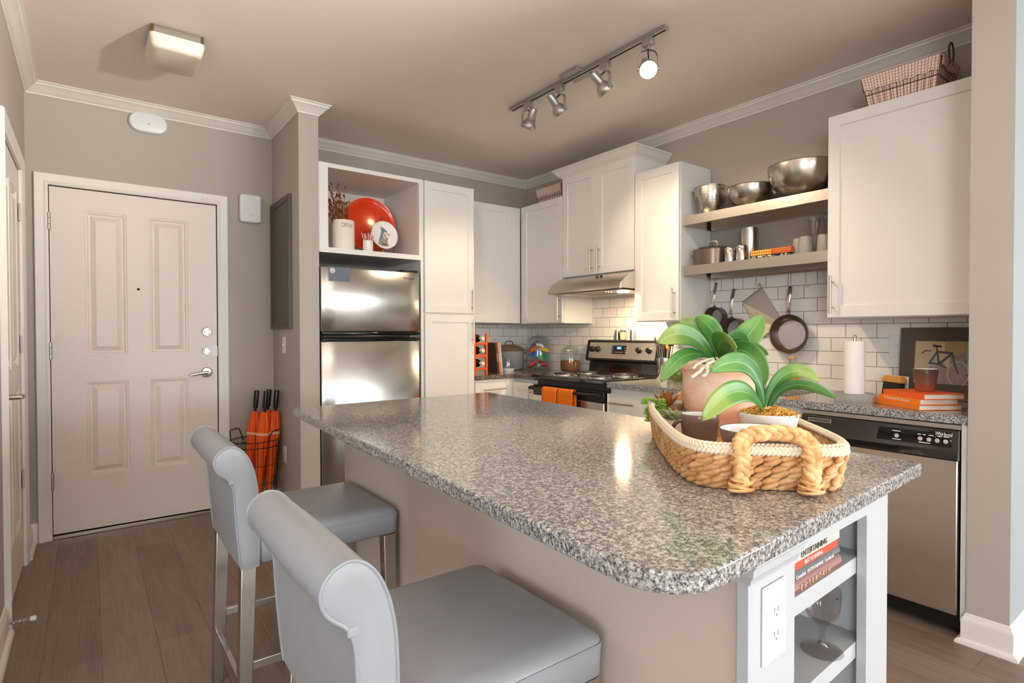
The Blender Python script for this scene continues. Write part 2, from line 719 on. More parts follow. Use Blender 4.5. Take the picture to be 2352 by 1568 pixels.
def text(body, size, F, u, v_, wd, parent, mat, name='lettering', align='CENTER', rot=0.0, sx=1.0, shear=0.0, ext=0.0003):
    cu_ = bpy.data.curves.new(name, 'FONT')
    cu_.body = body
    cu_.size = size
    cu_.align_x = align
    cu_.align_y = 'CENTER'
    cu_.extrude = ext
    cu_.shear = shear
    cu_.resolution_u = 3
    cu_.materials.append(mat)
    o = bpy.data.objects.new(name, cu_)
    C.objects.link(o)
    M = F @ Matrix.Translation((u, v_, wd)) @ Matrix.Rotation(rot, 4, 'Z') @ Matrix.Diagonal((sx, 1, 1, 1))
    if parent is not None:
        b = Vector((0, 0, 0))
        p = parent
        while p is not None:
            b += p.location
            p = p.parent
        M = Matrix.Translation(-b) @ M
    me = bpy.data.meshes.new_from_object(o.evaluated_get(bpy.context.evaluated_depsgraph_get()))
    bpy.data.objects.remove(o)
    me.name = name
    o = bpy.data.objects.new(name, me)
    C.objects.link(o)
    if parent is not None:
        o.parent = parent
    me.transform(M)
    return o


# ------------------------------------------------------------------ room shell
XL, XS, YB, ZC, XST = -0.283, 3.376, 4.256, 2.655, 1.057

m = MB().box((-9, -13, -0.05), (12, 6, 0))
struct(m.build('floor', FLOOR, smooth=False))
m = MB().box((-3.6, -9.1, ZC), (9.1, 4.5, ZC + 0.1))
struct(m.build('ceiling', CEIL, smooth=False))
DX0, DX1, DZ = -0.182, 0.701, 2.082           # entry door opening
m = MB()
m.box((XL - 0.12, YB, 0), (DX0, YB + 0.12, ZC)).box((DX1, YB, 0), (XS + 0.12, YB + 0.12, ZC)).box((DX0, YB, DZ), (DX1, YB + 0.12, ZC))
m.box((DX0, YB + 0.10, 0), (DX1, YB + 0.12, DZ))
struct(m.build('wall_back', WALL, smooth=False))
m = MB().box((XS, 0.55, 0), (XS + 0.12, YB, ZC))
struct(m.build('wall_right', WALL, smooth=False))
CY0, CY1, CZ = 3.10, 3.87, 2.06                # closet door opening
m = MB()
m.box((XL - 0.12, CY1, 0), (XL, YB, ZC)).box((XL - 0.12, 2.15, 0), (XL, CY0, ZC)).box((XL - 0.12, CY0, CZ), (XL, CY1, ZC)).box((XL - 0.12, CY0, 0), (XL - 0.1, CY1, CZ))
struct(m.build('wall_left', WALL, smooth=False))
m = MB().box((XST, 3.62, 0), (1.18, YB, ZC))
struct(m.build('wall_stub', WALL, smooth=False))
PX, PY0, PY1 = 2.728, 0.552, 0.682
m = MB().box((PX, PY0, 0), (9.1, PY1, ZC))
m.bm.faces.ensure_lookup_table()
for f in m.bm.faces:
    if f.calc_center_median().y < PY0 + 0.001:
        f.material_index = 1
struct(m.build('wall_pier', [WALL, PIERP], smooth=False))
# the living side of the room, behind and beside the camera
m = MB().box((-3.6, 2.15, 0), (XL - 0.12, 2.27, ZC))
struct(m.build('wall_living', WALLW, smooth=False))
struct(MB().box((-3.5, -9.0, 0.0), (9.0, -0.9, 0.012)).build('floor_bounce_carpet', BOUNCE_CARPET, smooth=False))  # unseen pale carpet added to bounce light up to the ceiling


def wall_with_holes(name, ax, p0, p1, a0, a1, holes):
    m = MB()

    def bx(u0, u1, z0, z1):
        if ax == 'y':
            m.box((u0, p0, z0), (u1, p1, z1))
        else:
            m.box((p0, u0, z0), (p1, u1, z1))
    u = a0
    for (h0, h1, z0, z1) in sorted(holes):
        bx(u, h0, 0, ZC)
        bx(h0, h1, 0, z0)
        bx(h0, h1, z1, ZC)
        u = h1
    bx(u, a1, 0, ZC)
    return struct(m.build(name, WALLW, smooth=False))


for wn_, ax_, p0_, p1_, a0_, a1_, pw_ in (('wall_front', 'y', -9.1, -9.0, -3.5, 9.0, -9.0), ('wall_living_left', 'x', -3.6, -3.5, -9.1, 2.15, -3.5)):
    wall_with_holes(wn_, ax_, p0_, p1_, a0_, a1_, [tuple(q[2:6]) for q in WINDOWS if q[0] == ax_ and q[1] == pw_])
wall_with_holes('wall_living_right', 'x', 9.0, 9.1, -9.1, 0.55, [tuple(WINDOWS[-1][2:6])])
for k, (ax, p, a, b, z0, z1) in enumerate(WINDOWS):
    m = MB()
    for (u0, u1, q0, q1) in ((a, a + 0.05, z0, z1), (b - 0.05, b, z0, z1), (a, b, z0, z0 + 0.05), (a, b, z1 - 0.05, z1), ((a + b) / 2 - 0.02, (a + b) / 2 + 0.02, z0, z1)):
        if ax == 'y':
            m.box((u0, p - 0.08, q0), (u1, p - 0.03, q1))
        else:
            m.box((p + (0.03 if p > 0 else -0.08), u0, q0), (p + (0.08 if p > 0 else -0.03), u1, q1))
    struct(m.build('window_%d' % (k + 1), TRIM, smooth=False))
HEDGE = painted('hedge_green', (70, 96, 48), 0.9, 1.0, 8)
m = MB()
for i in range(30):
    m.ell((-8 + i * 0.62, -11.6 + rnd.uniform(-.3, .3), 0.55), (0.5, 0.5, 0.95 + rnd.uniform(-.15, .25)), seg=10, rng=6)
o = m.build('hedge', HEDGE)
o['kind'] = 'stuff'
tag(o, 'green clipped hedge growing outside the living room windows', 'hedge')

# crown mouldings
CP = [(0, ZC), (0, ZC - 0.064), (0.006, ZC - 0.064), (0.009, ZC - 0.056), (0.016, ZC - 0.052), (0.026, ZC - 0.04), (0.04, ZC - 0.026), (0.054, ZC - 0.018), (0.058, ZC - 0.008), (0.066, ZC - 0.006), (0.066, ZC)]
CPR = [(-a_, b_) for a_, b_ in CP]
m = MB().sweep([(XL, 2.15), (XL, YB), (XST, YB), (XST, 3.62), (1.18, 3.62), (1.18, YB), (XS, YB), (XS, PY1)], CPR)
struct(m.build('trim_1', TRIM))
m = MB().sweep([(PX, PY1), (PX, PY0), (8.9, PY0)], CPR)
# baseboards
BP = [(0, 0), (0.030, 0), (0.030, 0.008), (0.026, 0.016), (0.014, 0.022), (0.014, 0.088), (0.012, 0.098), (0.007, 0.104), (0.005, 0.114), (0, 0.118)]
BPR = [(-a_, b_) for a_, b_ in BP]
m.bm.free()
struct(MB().sweep([(XL, CY1 + 0.075), (XL, YB), (DX0 - 0.066, YB)], BPR).build('baseboard_back', TRIM))
struct(MB().sweep([(DX1 + 0.066, YB), (XST, YB), (XST, 3.62), (1.18, 3.62)], BPR).build('baseboard_stub', TRIM))
struct(MB().sweep([(XL, 2.16), (XL, CY0 - 0.075)], BPR).build('baseboard_left', TRIM))
struct(MB().sweep([(2.80, PY1), (PX, PY1), (PX, PY0), (8.9, PY0)], BPR).build('baseboard_pier', TRIM))


# door casings and doors
def casing(name, F, u0, u1, z1, wd=0.064):
    m = MB(F)
    pr = [(0, 0), (0, 0.012), (0.012, 0.016), (0.022, 0.014), (0.034, 0.017), (0.046, 0.02), (0.06, 0.022), (0.064, 0.018), (0.064, 0)]
    rs = []
    for (pu, pv, du, dv) in ((u0, 0, -1, 0), (u0, z1, -1, 1), (u1, z1, 1, 1), (u1, 0, 1, 0)):
        rs.append([(pu + du * a_, pv + dv * a_, b_) for a_, b_ in pr])
    m.rings(rs)
    return struct(m.build(name, TRIM, angle=25))


casing('trim_2', F_back(YB), DX0, DX1, DZ)
casing('trim_3', F_posx(XL), CY0, CY1, CZ)


def panel_leaf(name, F, u0, u1, z0, z1, panels, front, mat, thick=0.04):
    """door leaf with raised panels: each panel a bevelled groove and a raised field"""
    m = MB(F)
    us = sorted({u0, u1} | {p[0] for p in panels} | {p[1] for p in panels})
    zs = sorted({z0, z1} | {p[2] for p in panels} | {p[3] for p in panels})
    for i in range(len(us) - 1):
        for j in range(len(zs) - 1):
            a, b, c, d = us[i], us[i + 1], zs[j], zs[j + 1]
            if any(p[0] <= a + 1e-6 and p[1] >= b - 1e-6 and p[2] <= c + 1e-6 and p[3] >= d - 1e-6 for p in panels):
                continue
            vs = [m.v((a, c, front)), m.v((b, c, front)), m.v((b, d, front)), m.v((a, d, front))]
            m.face(vs)
    for (a, b, c, d) in panels:
        rs = []
        for ins, h in ((0, 0), (0.003, -0.004), (0.010, -0.005), (0.018, -0.013), (0.026, -0.014), (0.050, -0.003), (0.053, -0.001)):
            rs.append([(a + ins, c + ins, front + h), (b - ins, c + ins, front + h), (b - ins, d - ins, front + h), (a + ins, d - ins, front + h)])
        m.rings(rs, False, True)
    bk = front - thick
    o_ = [(u0, z0), (u1, z0), (u1, z1), (u0, z1)]
    m.rings([[(x, z, front) for x, z in o_], [(x, z, bk) for x, z in o_]], False, True)
    bmesh.ops.remove_doubles(m.bm, verts=m.bm.verts, dist=1e-5)
    return m.build(name, mat, smooth=True, angle=15)


FB = F_back(YB)
door = panel_leaf('door_1', FB, DX0 + 0.004, DX1 - 0.006, 0.03, DZ - 0.006,
                  [(-0.014, 0.194, 1.083, 1.951), (0.313, 0.526, 1.083, 1.951), (-0.014, 0.198, 0.352, 0.922), (0.313, 0.526, 0.354, 0.921)], -0.004, DOORP)
struct(door)
tag(door, 'white four panel entry door in the back wall', 'door')
MB(FB).box((DX0, 0.0, -0.06), (DX1, 0.022, 0.004)).build('threshold', NICKEL, door, bevel=0.003)
for z in (1.871, 1.112, 0.348):
    m = MB(FB)
    for q in range(3):
        m.lathe([(0.0075, z - 0.05 + q * 0.034), (0.0075, z - 0.05 + q * 0.034 + 0.032)], (DX0 + 0.002, 0, 0.008), 'z', 12)
    m2 = MB()
    for q in range(3):
        m2.lathe([(0.0085, z - 0.05 + q * 0.034), (0.0085, z - 0.05 + q * 0.034 + 0.032)], (DX0 + 0.002, YB - 0.008, 0), 'z', 14)
    m.bm.free()
    m2.build('hinge', SILVERP, door, bevel=0.001)
for z in (1.224, 1.095):
    m = MB().lathe([(0.030, 0), (0.030, 0.006), (0.024, 0.014), (0.021, 0.014), (0.016, 0.008), (0.0, 0.008)], (0.633, YB + 0.004, z), '-y', 28)
    d = m.build('deadbolt', CHROME, door)
    MB().box((0.615, YB - 0.022, z - 0.005), (0.651, YB - 0.003, z + 0.005)).build('thumbturn', CHROME, d, bevel=0.002)
MB(FB).box((0.605, 1.06, -0.004), (0.698, 1.128, -0.001)).build('lock_plate', PLASTIC, door)
m = MB().lathe([(0.034, 0), (0.034, 0.006), (0.028, 0.012), (0.014, 0.013), (0.013, 0.045)], (0.631, YB + 0.004, 0.952), '-y', 28)
lv = m.build('lever_handle', CHROME, door)
MB().tube([(0.634, YB - 0.042, 0.952), (0.61, YB - 0.046, 0.953), (0.575, YB - 0.044, 0.948), (0.535, YB - 0.04, 0.940)], [0.012, 0.0115, 0.010, 0.008], 12, flat=0.7).build('lever', CHROME, lv)
MB().lathe([(0.008, 0), (0.007, 0.004), (0.004, 0.002), (0, 0.002)], (0.253, YB + 0.004, 1.493), '-y', 16).build('peephole', DARKM, door)
MB().lathe([(0.012, 0), (0.011, 0.008), (0, 0.012)], (0.685, YB + 0.004, 0.06), '-y', 16).build('door_bumper', CHROME, door)
MB(FB).box((0.61, DZ + 0.002, 0.0), (0.70, DZ + 0.03, 0.024)).build('sensor_plate', DOORP, door, bevel=0.002)

FL = F_posx(XL)
clos = panel_leaf('door_2', FL, CY0 + 0.003, CY1 - 0.004, 0.012, CZ - 0.004,
                  [(3.19, 3.45, 1.05, 1.93), (3.53, 3.78, 1.05, 1.93), (3.19, 3.45, 0.25, 0.93), (3.53, 3.78, 0.25, 0.93)], -0.003, DOORP)
struct(clos)
tag(clos, 'white panelled closet door in the left wall at the left edge', 'door')
for z in (1.84, 1.16, 0.46):
    MB(FL).box((CY1 - 0.03, z - 0.045, 0.0), (CY1 + 0.012, z + 0.045, 0.006)).build('hinge', SILVERP, clos, bevel=0.001)
lv = MB(FL).lathe([(0.026, -0.003), (0.026, 0.008), (0.012, 0.010), (0.011, 0.05)], (3.17, 0.945, 0), 'z', 20).build('lever_handle', NICKEL, clos)
MB().tube([(XL + 0.05, 3.165, 0.945), (XL + 0.055, 3.19, 0.945), (XL + 0.052, 3.27, 0.942)], [0.012, 0.011, 0.009], 10).build('lever', NICKEL, lv)
st = thing('door_stop', 'spring door stop with white tip on the left baseboard', 'door stop', (XL, 2.98, 0.06))
MB().tube([(XL + 0.014, 2.98, 0.06)] + [(XL + 0.02 + 0.0007 * k, 2.98 + 0.006 * math.cos(k), 0.06 + 0.006 * math.sin(k)) for k in range(90)], 0.0016, 5).build('spring', SILVERP, st)
MB().lathe([(0.009, 0.082), (0.011, 0.088), (0.010, 0.10), (0.0, 0.103)], (XL, 2.98, 0.06), 'x', 14).build('rubber_tip', PLASTIC, st)

# backsplash tiles (part of the walls)
m = MB()
m.box((XS - 0.008, 0.684, 0.885), (XS, 1.343, 1.31)).box((XS - 0.008, 1.343, 0.885), (XS, 2.245, 1.60)).box((XS - 0.008, 2.245, 0.885), (XS, 2.615, 1.31)).box((XS - 0.008, 2.615, 0.885), (XS, 3.357, 1.66)).box((XS - 0.008, 3.357, 0.885), (XS, YB - 0.009, 1.31))
o = struct(m.build('wall_right_tiles', TILES, smooth=False))
o = struct(MB().box((2.362, YB - 0.008, 0.885), (XS, YB, 1.31)).build('wall_back_tiles', TILEB, smooth=False))

# ------------------------------------------------------------------ cabinets
def shaker(name, F, u0, u1, v0, v1, wf, parent, frame=0.055, th=0.02):
    m = MB(F)
    q = [(u0, v0), (u1, v0), (u1, v1), (u0, v1)]

    def r(ins, h):
        return [(u0 + ins, v0 + ins, h), (u1 - ins, v0 + ins, h), (u1 - ins, v1 - ins, h), (u0 + ins, v1 - ins, h)]
    m.rings([r(0, wf), r(0, wf + th - 0.0015), r(0.0015, wf + th), r(frame, wf + th), r(frame + 0.002, wf + th - 0.008)], True, True)
    return m.build(name, CAB, parent, angle=20)


def bar_handle(F, u0, v0, u1, v1, wf, parent, r=0.0055, name='handle'):
    m = MB(F)
    L = Vector((u1 - u0, v1 - v0, 0))
    a = Vector((u0, v0, wf + 0.032))
    b = a + L
    m.tube([a, b], r, 12)
    for k in (0.17, 0.83):
        p = a + L * k
        m.tube([(p.x, p.y, wf), (p.x, p.y, wf + 0.032)], r * 0.75, 8)
    return m.build(name, NICKEL, parent)


NY = 3.636
FN = F_back(NY)
oc = thing('open_wall_cabinet', 'white open cabinet with display niche above the fridge', 'cabinet', (1.555, 3.95, 1.735))
m = MB()
m.box((1.182, NY + 0.018, 1.737), (1.247, YB - 0.002, 2.315)).box((1.899, NY + 0.018, 1.737), (1.93, YB - 0.002, 2.315)).box((1.247, NY + 0.018, 2.287), (1.899, YB - 0.002, 2.315)).box((1.247, NY + 0.018, 1.737), (1.899, YB - 0.002, 1.769)).box((1.247, YB - 0.02, 1.769), (1.899, YB - 0.002, 2.287))
for i in range(15):
    z = 1.83 + i * 0.03
    for y in (3.70, 4.10):
        m.lathe([(0.0026, 0), (0.0026, 0.0006)], (1.8992, y, z), '-x', 8, 1)
m.build('body', [CABIN, DARKGAP], oc, smooth=False)
m = MB(FN)
m.box((1.182, 1.737, -0.018), (1.246, 2.315, 0)).box((1.90, 1.737, -0.018), (1.931, 2.315, 0)).box((1.246, 2.287, -0.018), (1.90, 2.315, 0)).box((1.246, 1.737, -0.018), (1.90, 1.771, 0))
m.build('face_frame', CAB, oc, smooth=False)
MB().box((1.912, NY, 0), (1.931, YB - 0.002, 1.7365)).build('side_panel', CAB, oc, smooth=False)

pc = thing('pantry_cabinet', 'tall white two door pantry cabinet beside the fridge', 'cabinet', (2.147, 3.95, 0))
MB().box((1.933, NY + 0.005, 0.1), (2.360, YB - 0.002, 2.312)).build('body', CAB, pc, smooth=False)
MB().box((1.933, NY + 0.07, 0.0), (2.360, YB - 0.002, 0.1)).build('toe_kick', CAB, pc, smooth=False)
d = shaker('door', FN, 1.938, 2.358, 1.362, 2.310, -0.004, pc)
bar_handle(FN, 2.336, 1.375, 2.336, 1.560, 0.016, d)
d = shaker('door', FN, 1.938, 2.358, 0.11, 1.350, -0.004, pc)
bar_handle(FN, 2.336, 1.129, 2.336, 1.318, 0.016, d)

UY = 3.926
FU = F_back(UY)
cc = thing('wall_cabinet', 'white wall cabinet between the pantry and the corner', 'cabinet', (2.7, 4.09, 1.30))
MB().box((2.362, UY + 0.003, 1.300), (3.044, YB - 0.002, 2.306)).build('body', CAB, cc, smooth=False)
shaker('door', FU, 2.40, 2.948, 1.303, 2.303, -0.018, cc)

UX = 3.046
FS = F_stove(UX)


def wall_cab(label, y0, y1, z0, z1, doors, handles, crown=False):
    t = thing('wall_cabinet', label, 'cabinet', ((UX + XS) / 2, (y0 + y1) / 2, z0))
    MB().box((UX + 0.001, y0, z0), (XS - 0.009 if z0 < 1.5 else XS - 0.0085, y1, z1)).build('body', CAB, t, smooth=False)
    for (a, b), hy in zip(doors, handles):
        d = shaker('door', FS, -b, -a, z0 + 0.004, z1 - 0.004, 0.0, t)
        if hy:
            bar_handle(FS, -hy, z0 + 0.022, -hy, z0 + 0.215, 0.02, d)
    return t


wall_cab('white corner wall cabinet left of the range hood under the small wire basket', 3.3585, 3.920, 1.292, 2.308, [(3.362, 3.875)], [3.385])
hc = wall_cab('taller white double door cabinet with crown above the range hood', 2.6165, 3.3575, 1.648, 2.442, [(2.620, 2.981), (2.984, 3.354)], [2.947, 3.019])
m = MB().sweep([(XS - 0.009, 2.6165), (UX - 0.019, 2.6165), (UX - 0.019, 3.3575), (XS - 0.009, 3.3575)],
               [(-0.01, 2.436), (0.006, 2.436), (0.010, 2.446), (0.022, 2.452), (0.040, 2.470), (0.052, 2.488), (0.060, 2.492), (0.060, 2.502), (-0.01, 2.502)])
m.build('crown', TRIM, hc)
wall_cab('white single door cabinet between range hood and steel shelves', 2.2465, 2.6155, 1.289, 2.312, [(2.250, 2.612)], [2.277])
wall_cab('large white wall cabinet beside the pier under the big wire basket', 0.686, 1.3425, 1.285, 2.311, [(0.690, 1.339)], [1.311])

CZT = 0.885      # kitchen counter top
CX = 2.735
BX = CX + 0.02
FBS = F_stove(BX)


def base_cab(label, y0, y1, fronts, xb=XS - 0.010):
    t = thing('base_cabinet', label, 'cabinet', ((BX + XS) / 2, (y0 + y1) / 2, 0))
    return t


b = base_cab('white base cabinet with one drawer right of the stove', 2.236, 2.597, 0)
MB().box((BX + 0.018, 2.236, 0.1), (XS - 0.010, 2.597, 0.8495)).box((BX + 0.08, 2.236, 0), (XS - 0.010, 2.597, 0.1)).build('body', CAB, b, smooth=False)
d = shaker('drawer', FBS, -2.594, -2.238, 0.665, 0.812, 0, b, 0.0001)
bar_handle(FBS, -2.553, 0.757, -2.345, 0.757, 0.02, d)
d = shaker('door', FBS, -2.594, -2.238, 0.11, 0.655, 0, b)
bar_handle(FBS, -2.56, 0.45, -2.56, 0.64, 0.02, d)
b = base_cab('white sink base cabinet between the drawer cabinet and the dishwasher', 1.345, 2.234, 0)
MB().box((BX + 0.018, 1.318, 0.1), (XS - 0.010, 2.234, 0.6)).box((BX + 0.018, 1.318, 0.6), (BX + 0.05, 2.234, 0.8495)).box((BX + 0.08, 1.318, 0), (XS - 0.010, 2.234, 0.1)).build('body', CAB, b, smooth=False)
for a, e, hy in ((1.350, 1.788, 1.75), (1.792, 2.230, 1.83)):
    shaker('drawer_front', FBS, -e, -a, 0.665, 0.812, 0, b, 0.0001)
    d = shaker('door', FBS, -e, -a, 0.11, 0.655, 0, b)
    bar_handle(FBS, -hy, 0.45, -hy, 0.64, 0.02, d)
b = thing('base_cabinet', 'white corner base cabinet beside the oven door', 'cabinet', (3.05, 3.5, 0))
MB().box((BX + 0.018, 3.358, 0.1), (XS - 0.010, 3.64, 0.8495)).box((BX + 0.08, 3.358, 0), (XS - 0.010, 3.64, 0.1)).build('body', CAB, b, smooth=False)
d = shaker('door', FBS, -3.632, -3.362, 0.11, 0.822, 0, b)
bar_handle(FBS, -3.385, 0.55, -3.385, 0.80, 0.02, d)
b = thing('base_cabinet', 'white drawer base cabinet against the pantry side', 'cabinet', (2.55, 3.95, 0))
FBB = F_back(3.642)
MB().box((2.362, 3.642, 0.1), (BX + 0.016, YB - 0.010, 0.8495)).box((2.362, 3.71, 0), (BX + 0.016, YB - 0.010, 0.1)).build('body', CAB, b, smooth=False)
d = shaker('drawer', FBB, 2.368, 2.67, 0.69, 0.835, 0, b, 0.0001)
bar_handle(FBB, 2.43, 0.772, 2.635, 0.776, 0.02, d)
shaker('door', FBB, 2.368, 2.67, 0.11, 0.68, 0, b)
# fillers either side of the dishwasher
MB().box((BX, 0.684, 0.06), (XS - 0.01, 0.703, 0.8495)).build('end_panel', CAB, b, smooth=False) if False else None
t = MB().box((BX - 0.012, 0.6845, 0.07), (XS - 0.012, 0.7055, 0.8495)).build('end_panel', CAB, None, smooth=False, loc=(3.0, 0.695, 0))
tag(t, 'narrow white end panel between dishwasher and pier', 'panel')

m = MB()
poly = [(2.361, YB - 0.009), (2.361, 3.622), (CX, 3.622), (CX, 3.354), (XS - 0.009, 3.354), (XS - 0.009, YB - 0.009)]
m.prism(poly, 0.850, CZT, 'xy')
t = m.build('countertop', GRANB, None, bevel=0.003, angle=30, loc=(3.0, 3.9, 0.85))
tag(t, 'dark granite corner countertop left of the stove', 'countertop')
m = MB()
SX0, SX1, SY0, SY1 = 2.83, 3.20, 1.45, 2.12
m.prism([(CX, 0.6835), (XS - 0.009, 0.6835), (XS - 0.009, SY0), (CX, SY0)], 0.850, CZT, 'xy')
m.prism([(CX, SY1), (XS - 0.009, SY1), (XS - 0.009, 2.599), (CX, 2.599)], 0.850, CZT, 'xy')
m.prism([(CX, SY0), (SX0, SY0), (SX0, SY1), (CX, SY1)], 0.850, CZT, 'xy')
m.prism([(SX1, SY0), (XS - 0.009, SY0), (XS - 0.009, SY1), (SX1, SY1)], 0.850, CZT, 'xy')
bmesh.ops.remove_doubles(m.bm, verts=m.bm.verts, dist=1e-5)
t = m.build('countertop', GRAN, None, smooth=False, loc=(3.0, 1.6, 0.85))
tag(t, 'granite countertop over the sink and dishwasher along the tiled wall', 'countertop')
m = MB()
m.rings([[(SX0, SY0, .849), (SX1, SY0, .849), (SX1, SY1, .849), (SX0, SY1, .849)], [(SX0 + .01, SY0 + .01, .66), (SX1 - .01, SY0 + .01, .66), (SX1 - .01, SY1 - .01, .66), (SX0 + .01, SY1 - .01, .66)]], False, True)
t = m.build('kitchen_sink', STEELB, None, bevel=0.02, seg=3, solid=0.002, recalc=False, loc=(3.0, 1.8, 0.66))
tag(t, 'steel undermount sink set in the granite behind the plants', 'sink')

# ------------------------------------------------------------------ fridge
FF = F_back(3.60)
fr = thing('refrigerator', 'stainless top freezer refrigerator in the cabinet niche', 'refrigerator', (1.535, 3.9, 0))
MB().box((1.192, 3.665, 0.03), (1.892, YB - 0.01, 1.640)).box((1.21, 3.64, 0.03), (1.88, 3.665, 1.63)).build('body', pbr('fridge_side', (48, 44, 42), 0.4), fr, bevel=0.006)
MB(FF).box((1.20, 0.03, -0.05), (1.885, 0.10, -0.01)).build('toe_grille', BLACK, fr)


def fridge_door(name, z0, z1):
    m = MB()
    n = 14
    rs = []
    for k in range(n + 1):          # slightly bowed front skin
        u = k / n
        x = 1.186 + u * 0.700
        bow = 0.012 * (1 - (2 * u - 1) ** 2)
        e = 0.010 if k in (0, n) else 0
        rs.append([(x, 3.652, z0), (x, 3.606 - bow + e, z0), (x, 3.600 - bow + e, z0 + 0.008), (x, 3.600 - bow + e, z1 - 0.008), (x, 3.606 - bow + e, z1), (x, 3.652, z1)])
    m.rings(rs)
    return m.build(name, STEELV, fr, bevel=0.004, angle=40)


fd = fridge_door('freezer_door', 1.222, 1.642)
ld = fridge_door('fridge_door', 0.11, 1.164)
MB().box((1.188, 3.588, 1.204), (1.884, 3.65, 1.221)).build('door_edge', GLOSSB, fd, bevel=0.006, seg=3)
MB().box((1.188, 3.588, 1.1645), (1.884, 3.65, 1.178)).build('door_edge', GLOSSB, ld, bevel=0.006, seg=3)
MB().tube([(1.20, 3.60, 1.190), (1.26, 3.585, 1.1905), (1.50, 3.570, 1.1915), (1.74, 3.585, 1.1905), (1.80, 3.60, 1.190)], [0.008, 0.009, 0.010, 0.009, 0.008], 12).build('handle', BLACK, fd)
MB().box((1.185, 3.612, 1.182), (1.885, 3.655, 1.200)).build('gasket', DARKGAP, fr)
MB().box((1.790, 3.596, 1.183), (1.886, 3.66, 1.199)).build('hinge', CHROME, fr, bevel=0.003)
MB().box((1.76, 3.62, 1.642), (1.88, 3.72, 1.658)).build('hinge_cover', BLACK, fr, bevel=0.004)
FLB = FF @ Matrix.Translation((1.232, 0, 0.0040)) @ Matrix.Rotation(-0.0457, 4, 'Y') @ Matrix.Translation((-1.232, 0, -0.0040))
MB(FLB).box((1.232, 1.551, 0.0035), (1.372, 1.640, 0.0062)).build('info_label', pbr('slate_label', (92, 98, 112), 0.4), fd, smooth=False)
m = MB(FLB)
m.lathe([(0.0175, 0.0063), (0.0175, 0.0067), (0.0150, 0.0067), (0.0150, 0.0063)], (1.256, 1.617, 0), 'z', 28)
m.build('label_ring', WHITEINK, fd)
text('W', 0.026, FLB, 1.256, 1.617, 0.0064, fd, WHITEINK)
text('WHIRLPOOL', 0.008, FLB, 1.318, 1.614, 0.0064, fd, GREYINK)
for k in range(6):
    MB(FLB).box((1.238, 1.594 - k * 0.0065, 0.0063), (1.238 + (0.10, 0.118, 0.09, 0.115, 0.105, 0.06)[k], 1.5955 - k * 0.0065, 0.0065)).build('label_lettering', GREYINK, fd, smooth=False)
text('Whirlpool', 0.020, FF @ Matrix.Translation((1.796, 1.597, 0.0066)) @ Matrix.Rotation(0.051, 4, 'Y'), 0, 0, 0, fd, GREYINK, shear=0.15)

# ------------------------------------------------------------------ stove
OX = 2.715
FO = F_stove(OX)
OY0, OY1 = 2.603, 3.351
ENAM = pbr('black_enamel', (30, 25, 22), 0.12, coat=0.5)
sv = thing('electric_range', 'stainless and black electric coil stove with two orange towels on the handle', 'stove', (3.04, 2.977, 0))
sv['label'] = 'black and stainless electric coil stove set into the counter'
MB().box((OX + 0.05, OY0, 0.05), (XS - 0.012, OY1, 0.868)).build('body', pbr('range_side', (40, 36, 34), 0.4), sv, smooth=False)
MB().box((OX - 0.012, OY0 - 0.001, 0.868), (3.29, OY1 + 0.001, 0.900)).build('cooktop', ENAM, sv, bevel=0.007, seg=3)
for (x, y, r) in ((2.87, 3.16, 0.098), (3.12, 3.16, 0.078), (2.87, 2.79, 0.078), (3.12, 2.79, 0.098)):
    pan = MB().lathe([(r + 0.014, 0.901), (r + 0.013, 0.906), (r + 0.005, 0.9065), (r - 0.01, 0.902), (0.0, 0.902)], (x, y, 0), 'z', 40).build('drip_pan', CHROME, sv)
    pts = []
    N = 110
    for k in range(N + 1):
        a = 2 * PI * 4.2 * k / N
        rr = 0.016 + (r - 0.018) * k / N
        pts.append((x + rr * math.cos(a), y + rr * math.sin(a), 0.909))
    MB().tube(pts, 0.0045, 6, flat=1.25).build('coil', pbr('coil_element', (44, 38, 36), 0.5, 0.3), pan)
m = MB()
m.prism([(3.30, 0.900), (XS - 0.012, 0.900), (XS - 0.012, 1.00), (3.318, 1.00)], OY0 + 0.012, OY1 - 0.012, 'xz')
m.build('riser', ENAM, sv, bevel=0.003)
m = MB()
m.prism([(3.272, 0.994), (3.30, 0.985), (XS - 0.012, 0.99), (XS - 0.012, 1.158), (3.322, 1.158), (3.306, 1.152)], OY0 - 0.003, OY1 + 0.003, 'xz')
bg = m.build('control_panel', BLACK, sv, bevel=0.006, seg=3)
# sloped panel frame
P0, P1 = Vector((3.272, 0, 0.998)), Vector((3.306, 0, 1.150))
vd = (P1 - P0).normalized()
wd_ = Vector((-vd.z, 0, vd.x))
FP = Matrix(((0, vd.x, wd_.x, P0.x), (-1, vd.y, wd_.y, 0), (0, vd.z, wd_.z, P0.z), (0, 0, 0, 1)))
MB(FP).box((-3.318, 0.012, 0.0), (-2.640, 0.142, 0.003)).build('fascia', STEEL, bg, bevel=0.012, seg=4)
MB(FP).box((-3.072, 0.048, 0.003), (-2.916, 0.122, 0.0045)).build('bezel', CHROME, bg, bevel=0.004)
disp = MB(FP).box((-3.068, 0.052, 0.0045), (-2.920, 0.118, 0.006)).build('display', GLOSSB, bg, bevel=0.003)
MB(FP).box((-3.014, 0.088, 0.006), (-2.970, 0.109, 0.0066)).build('screen', LED, bg, smooth=False)
text('8:53', 0.017, FP, -2.992, 0.098, 0.0067, bg, WHITEINK)
for k in range(8):
    MB(FP).box((-3.030 + k * 0.010, 0.062, 0.006), (-3.023 + k * 0.010, 0.068, 0.0064)).build('button', GREYINK, bg, smooth=False)
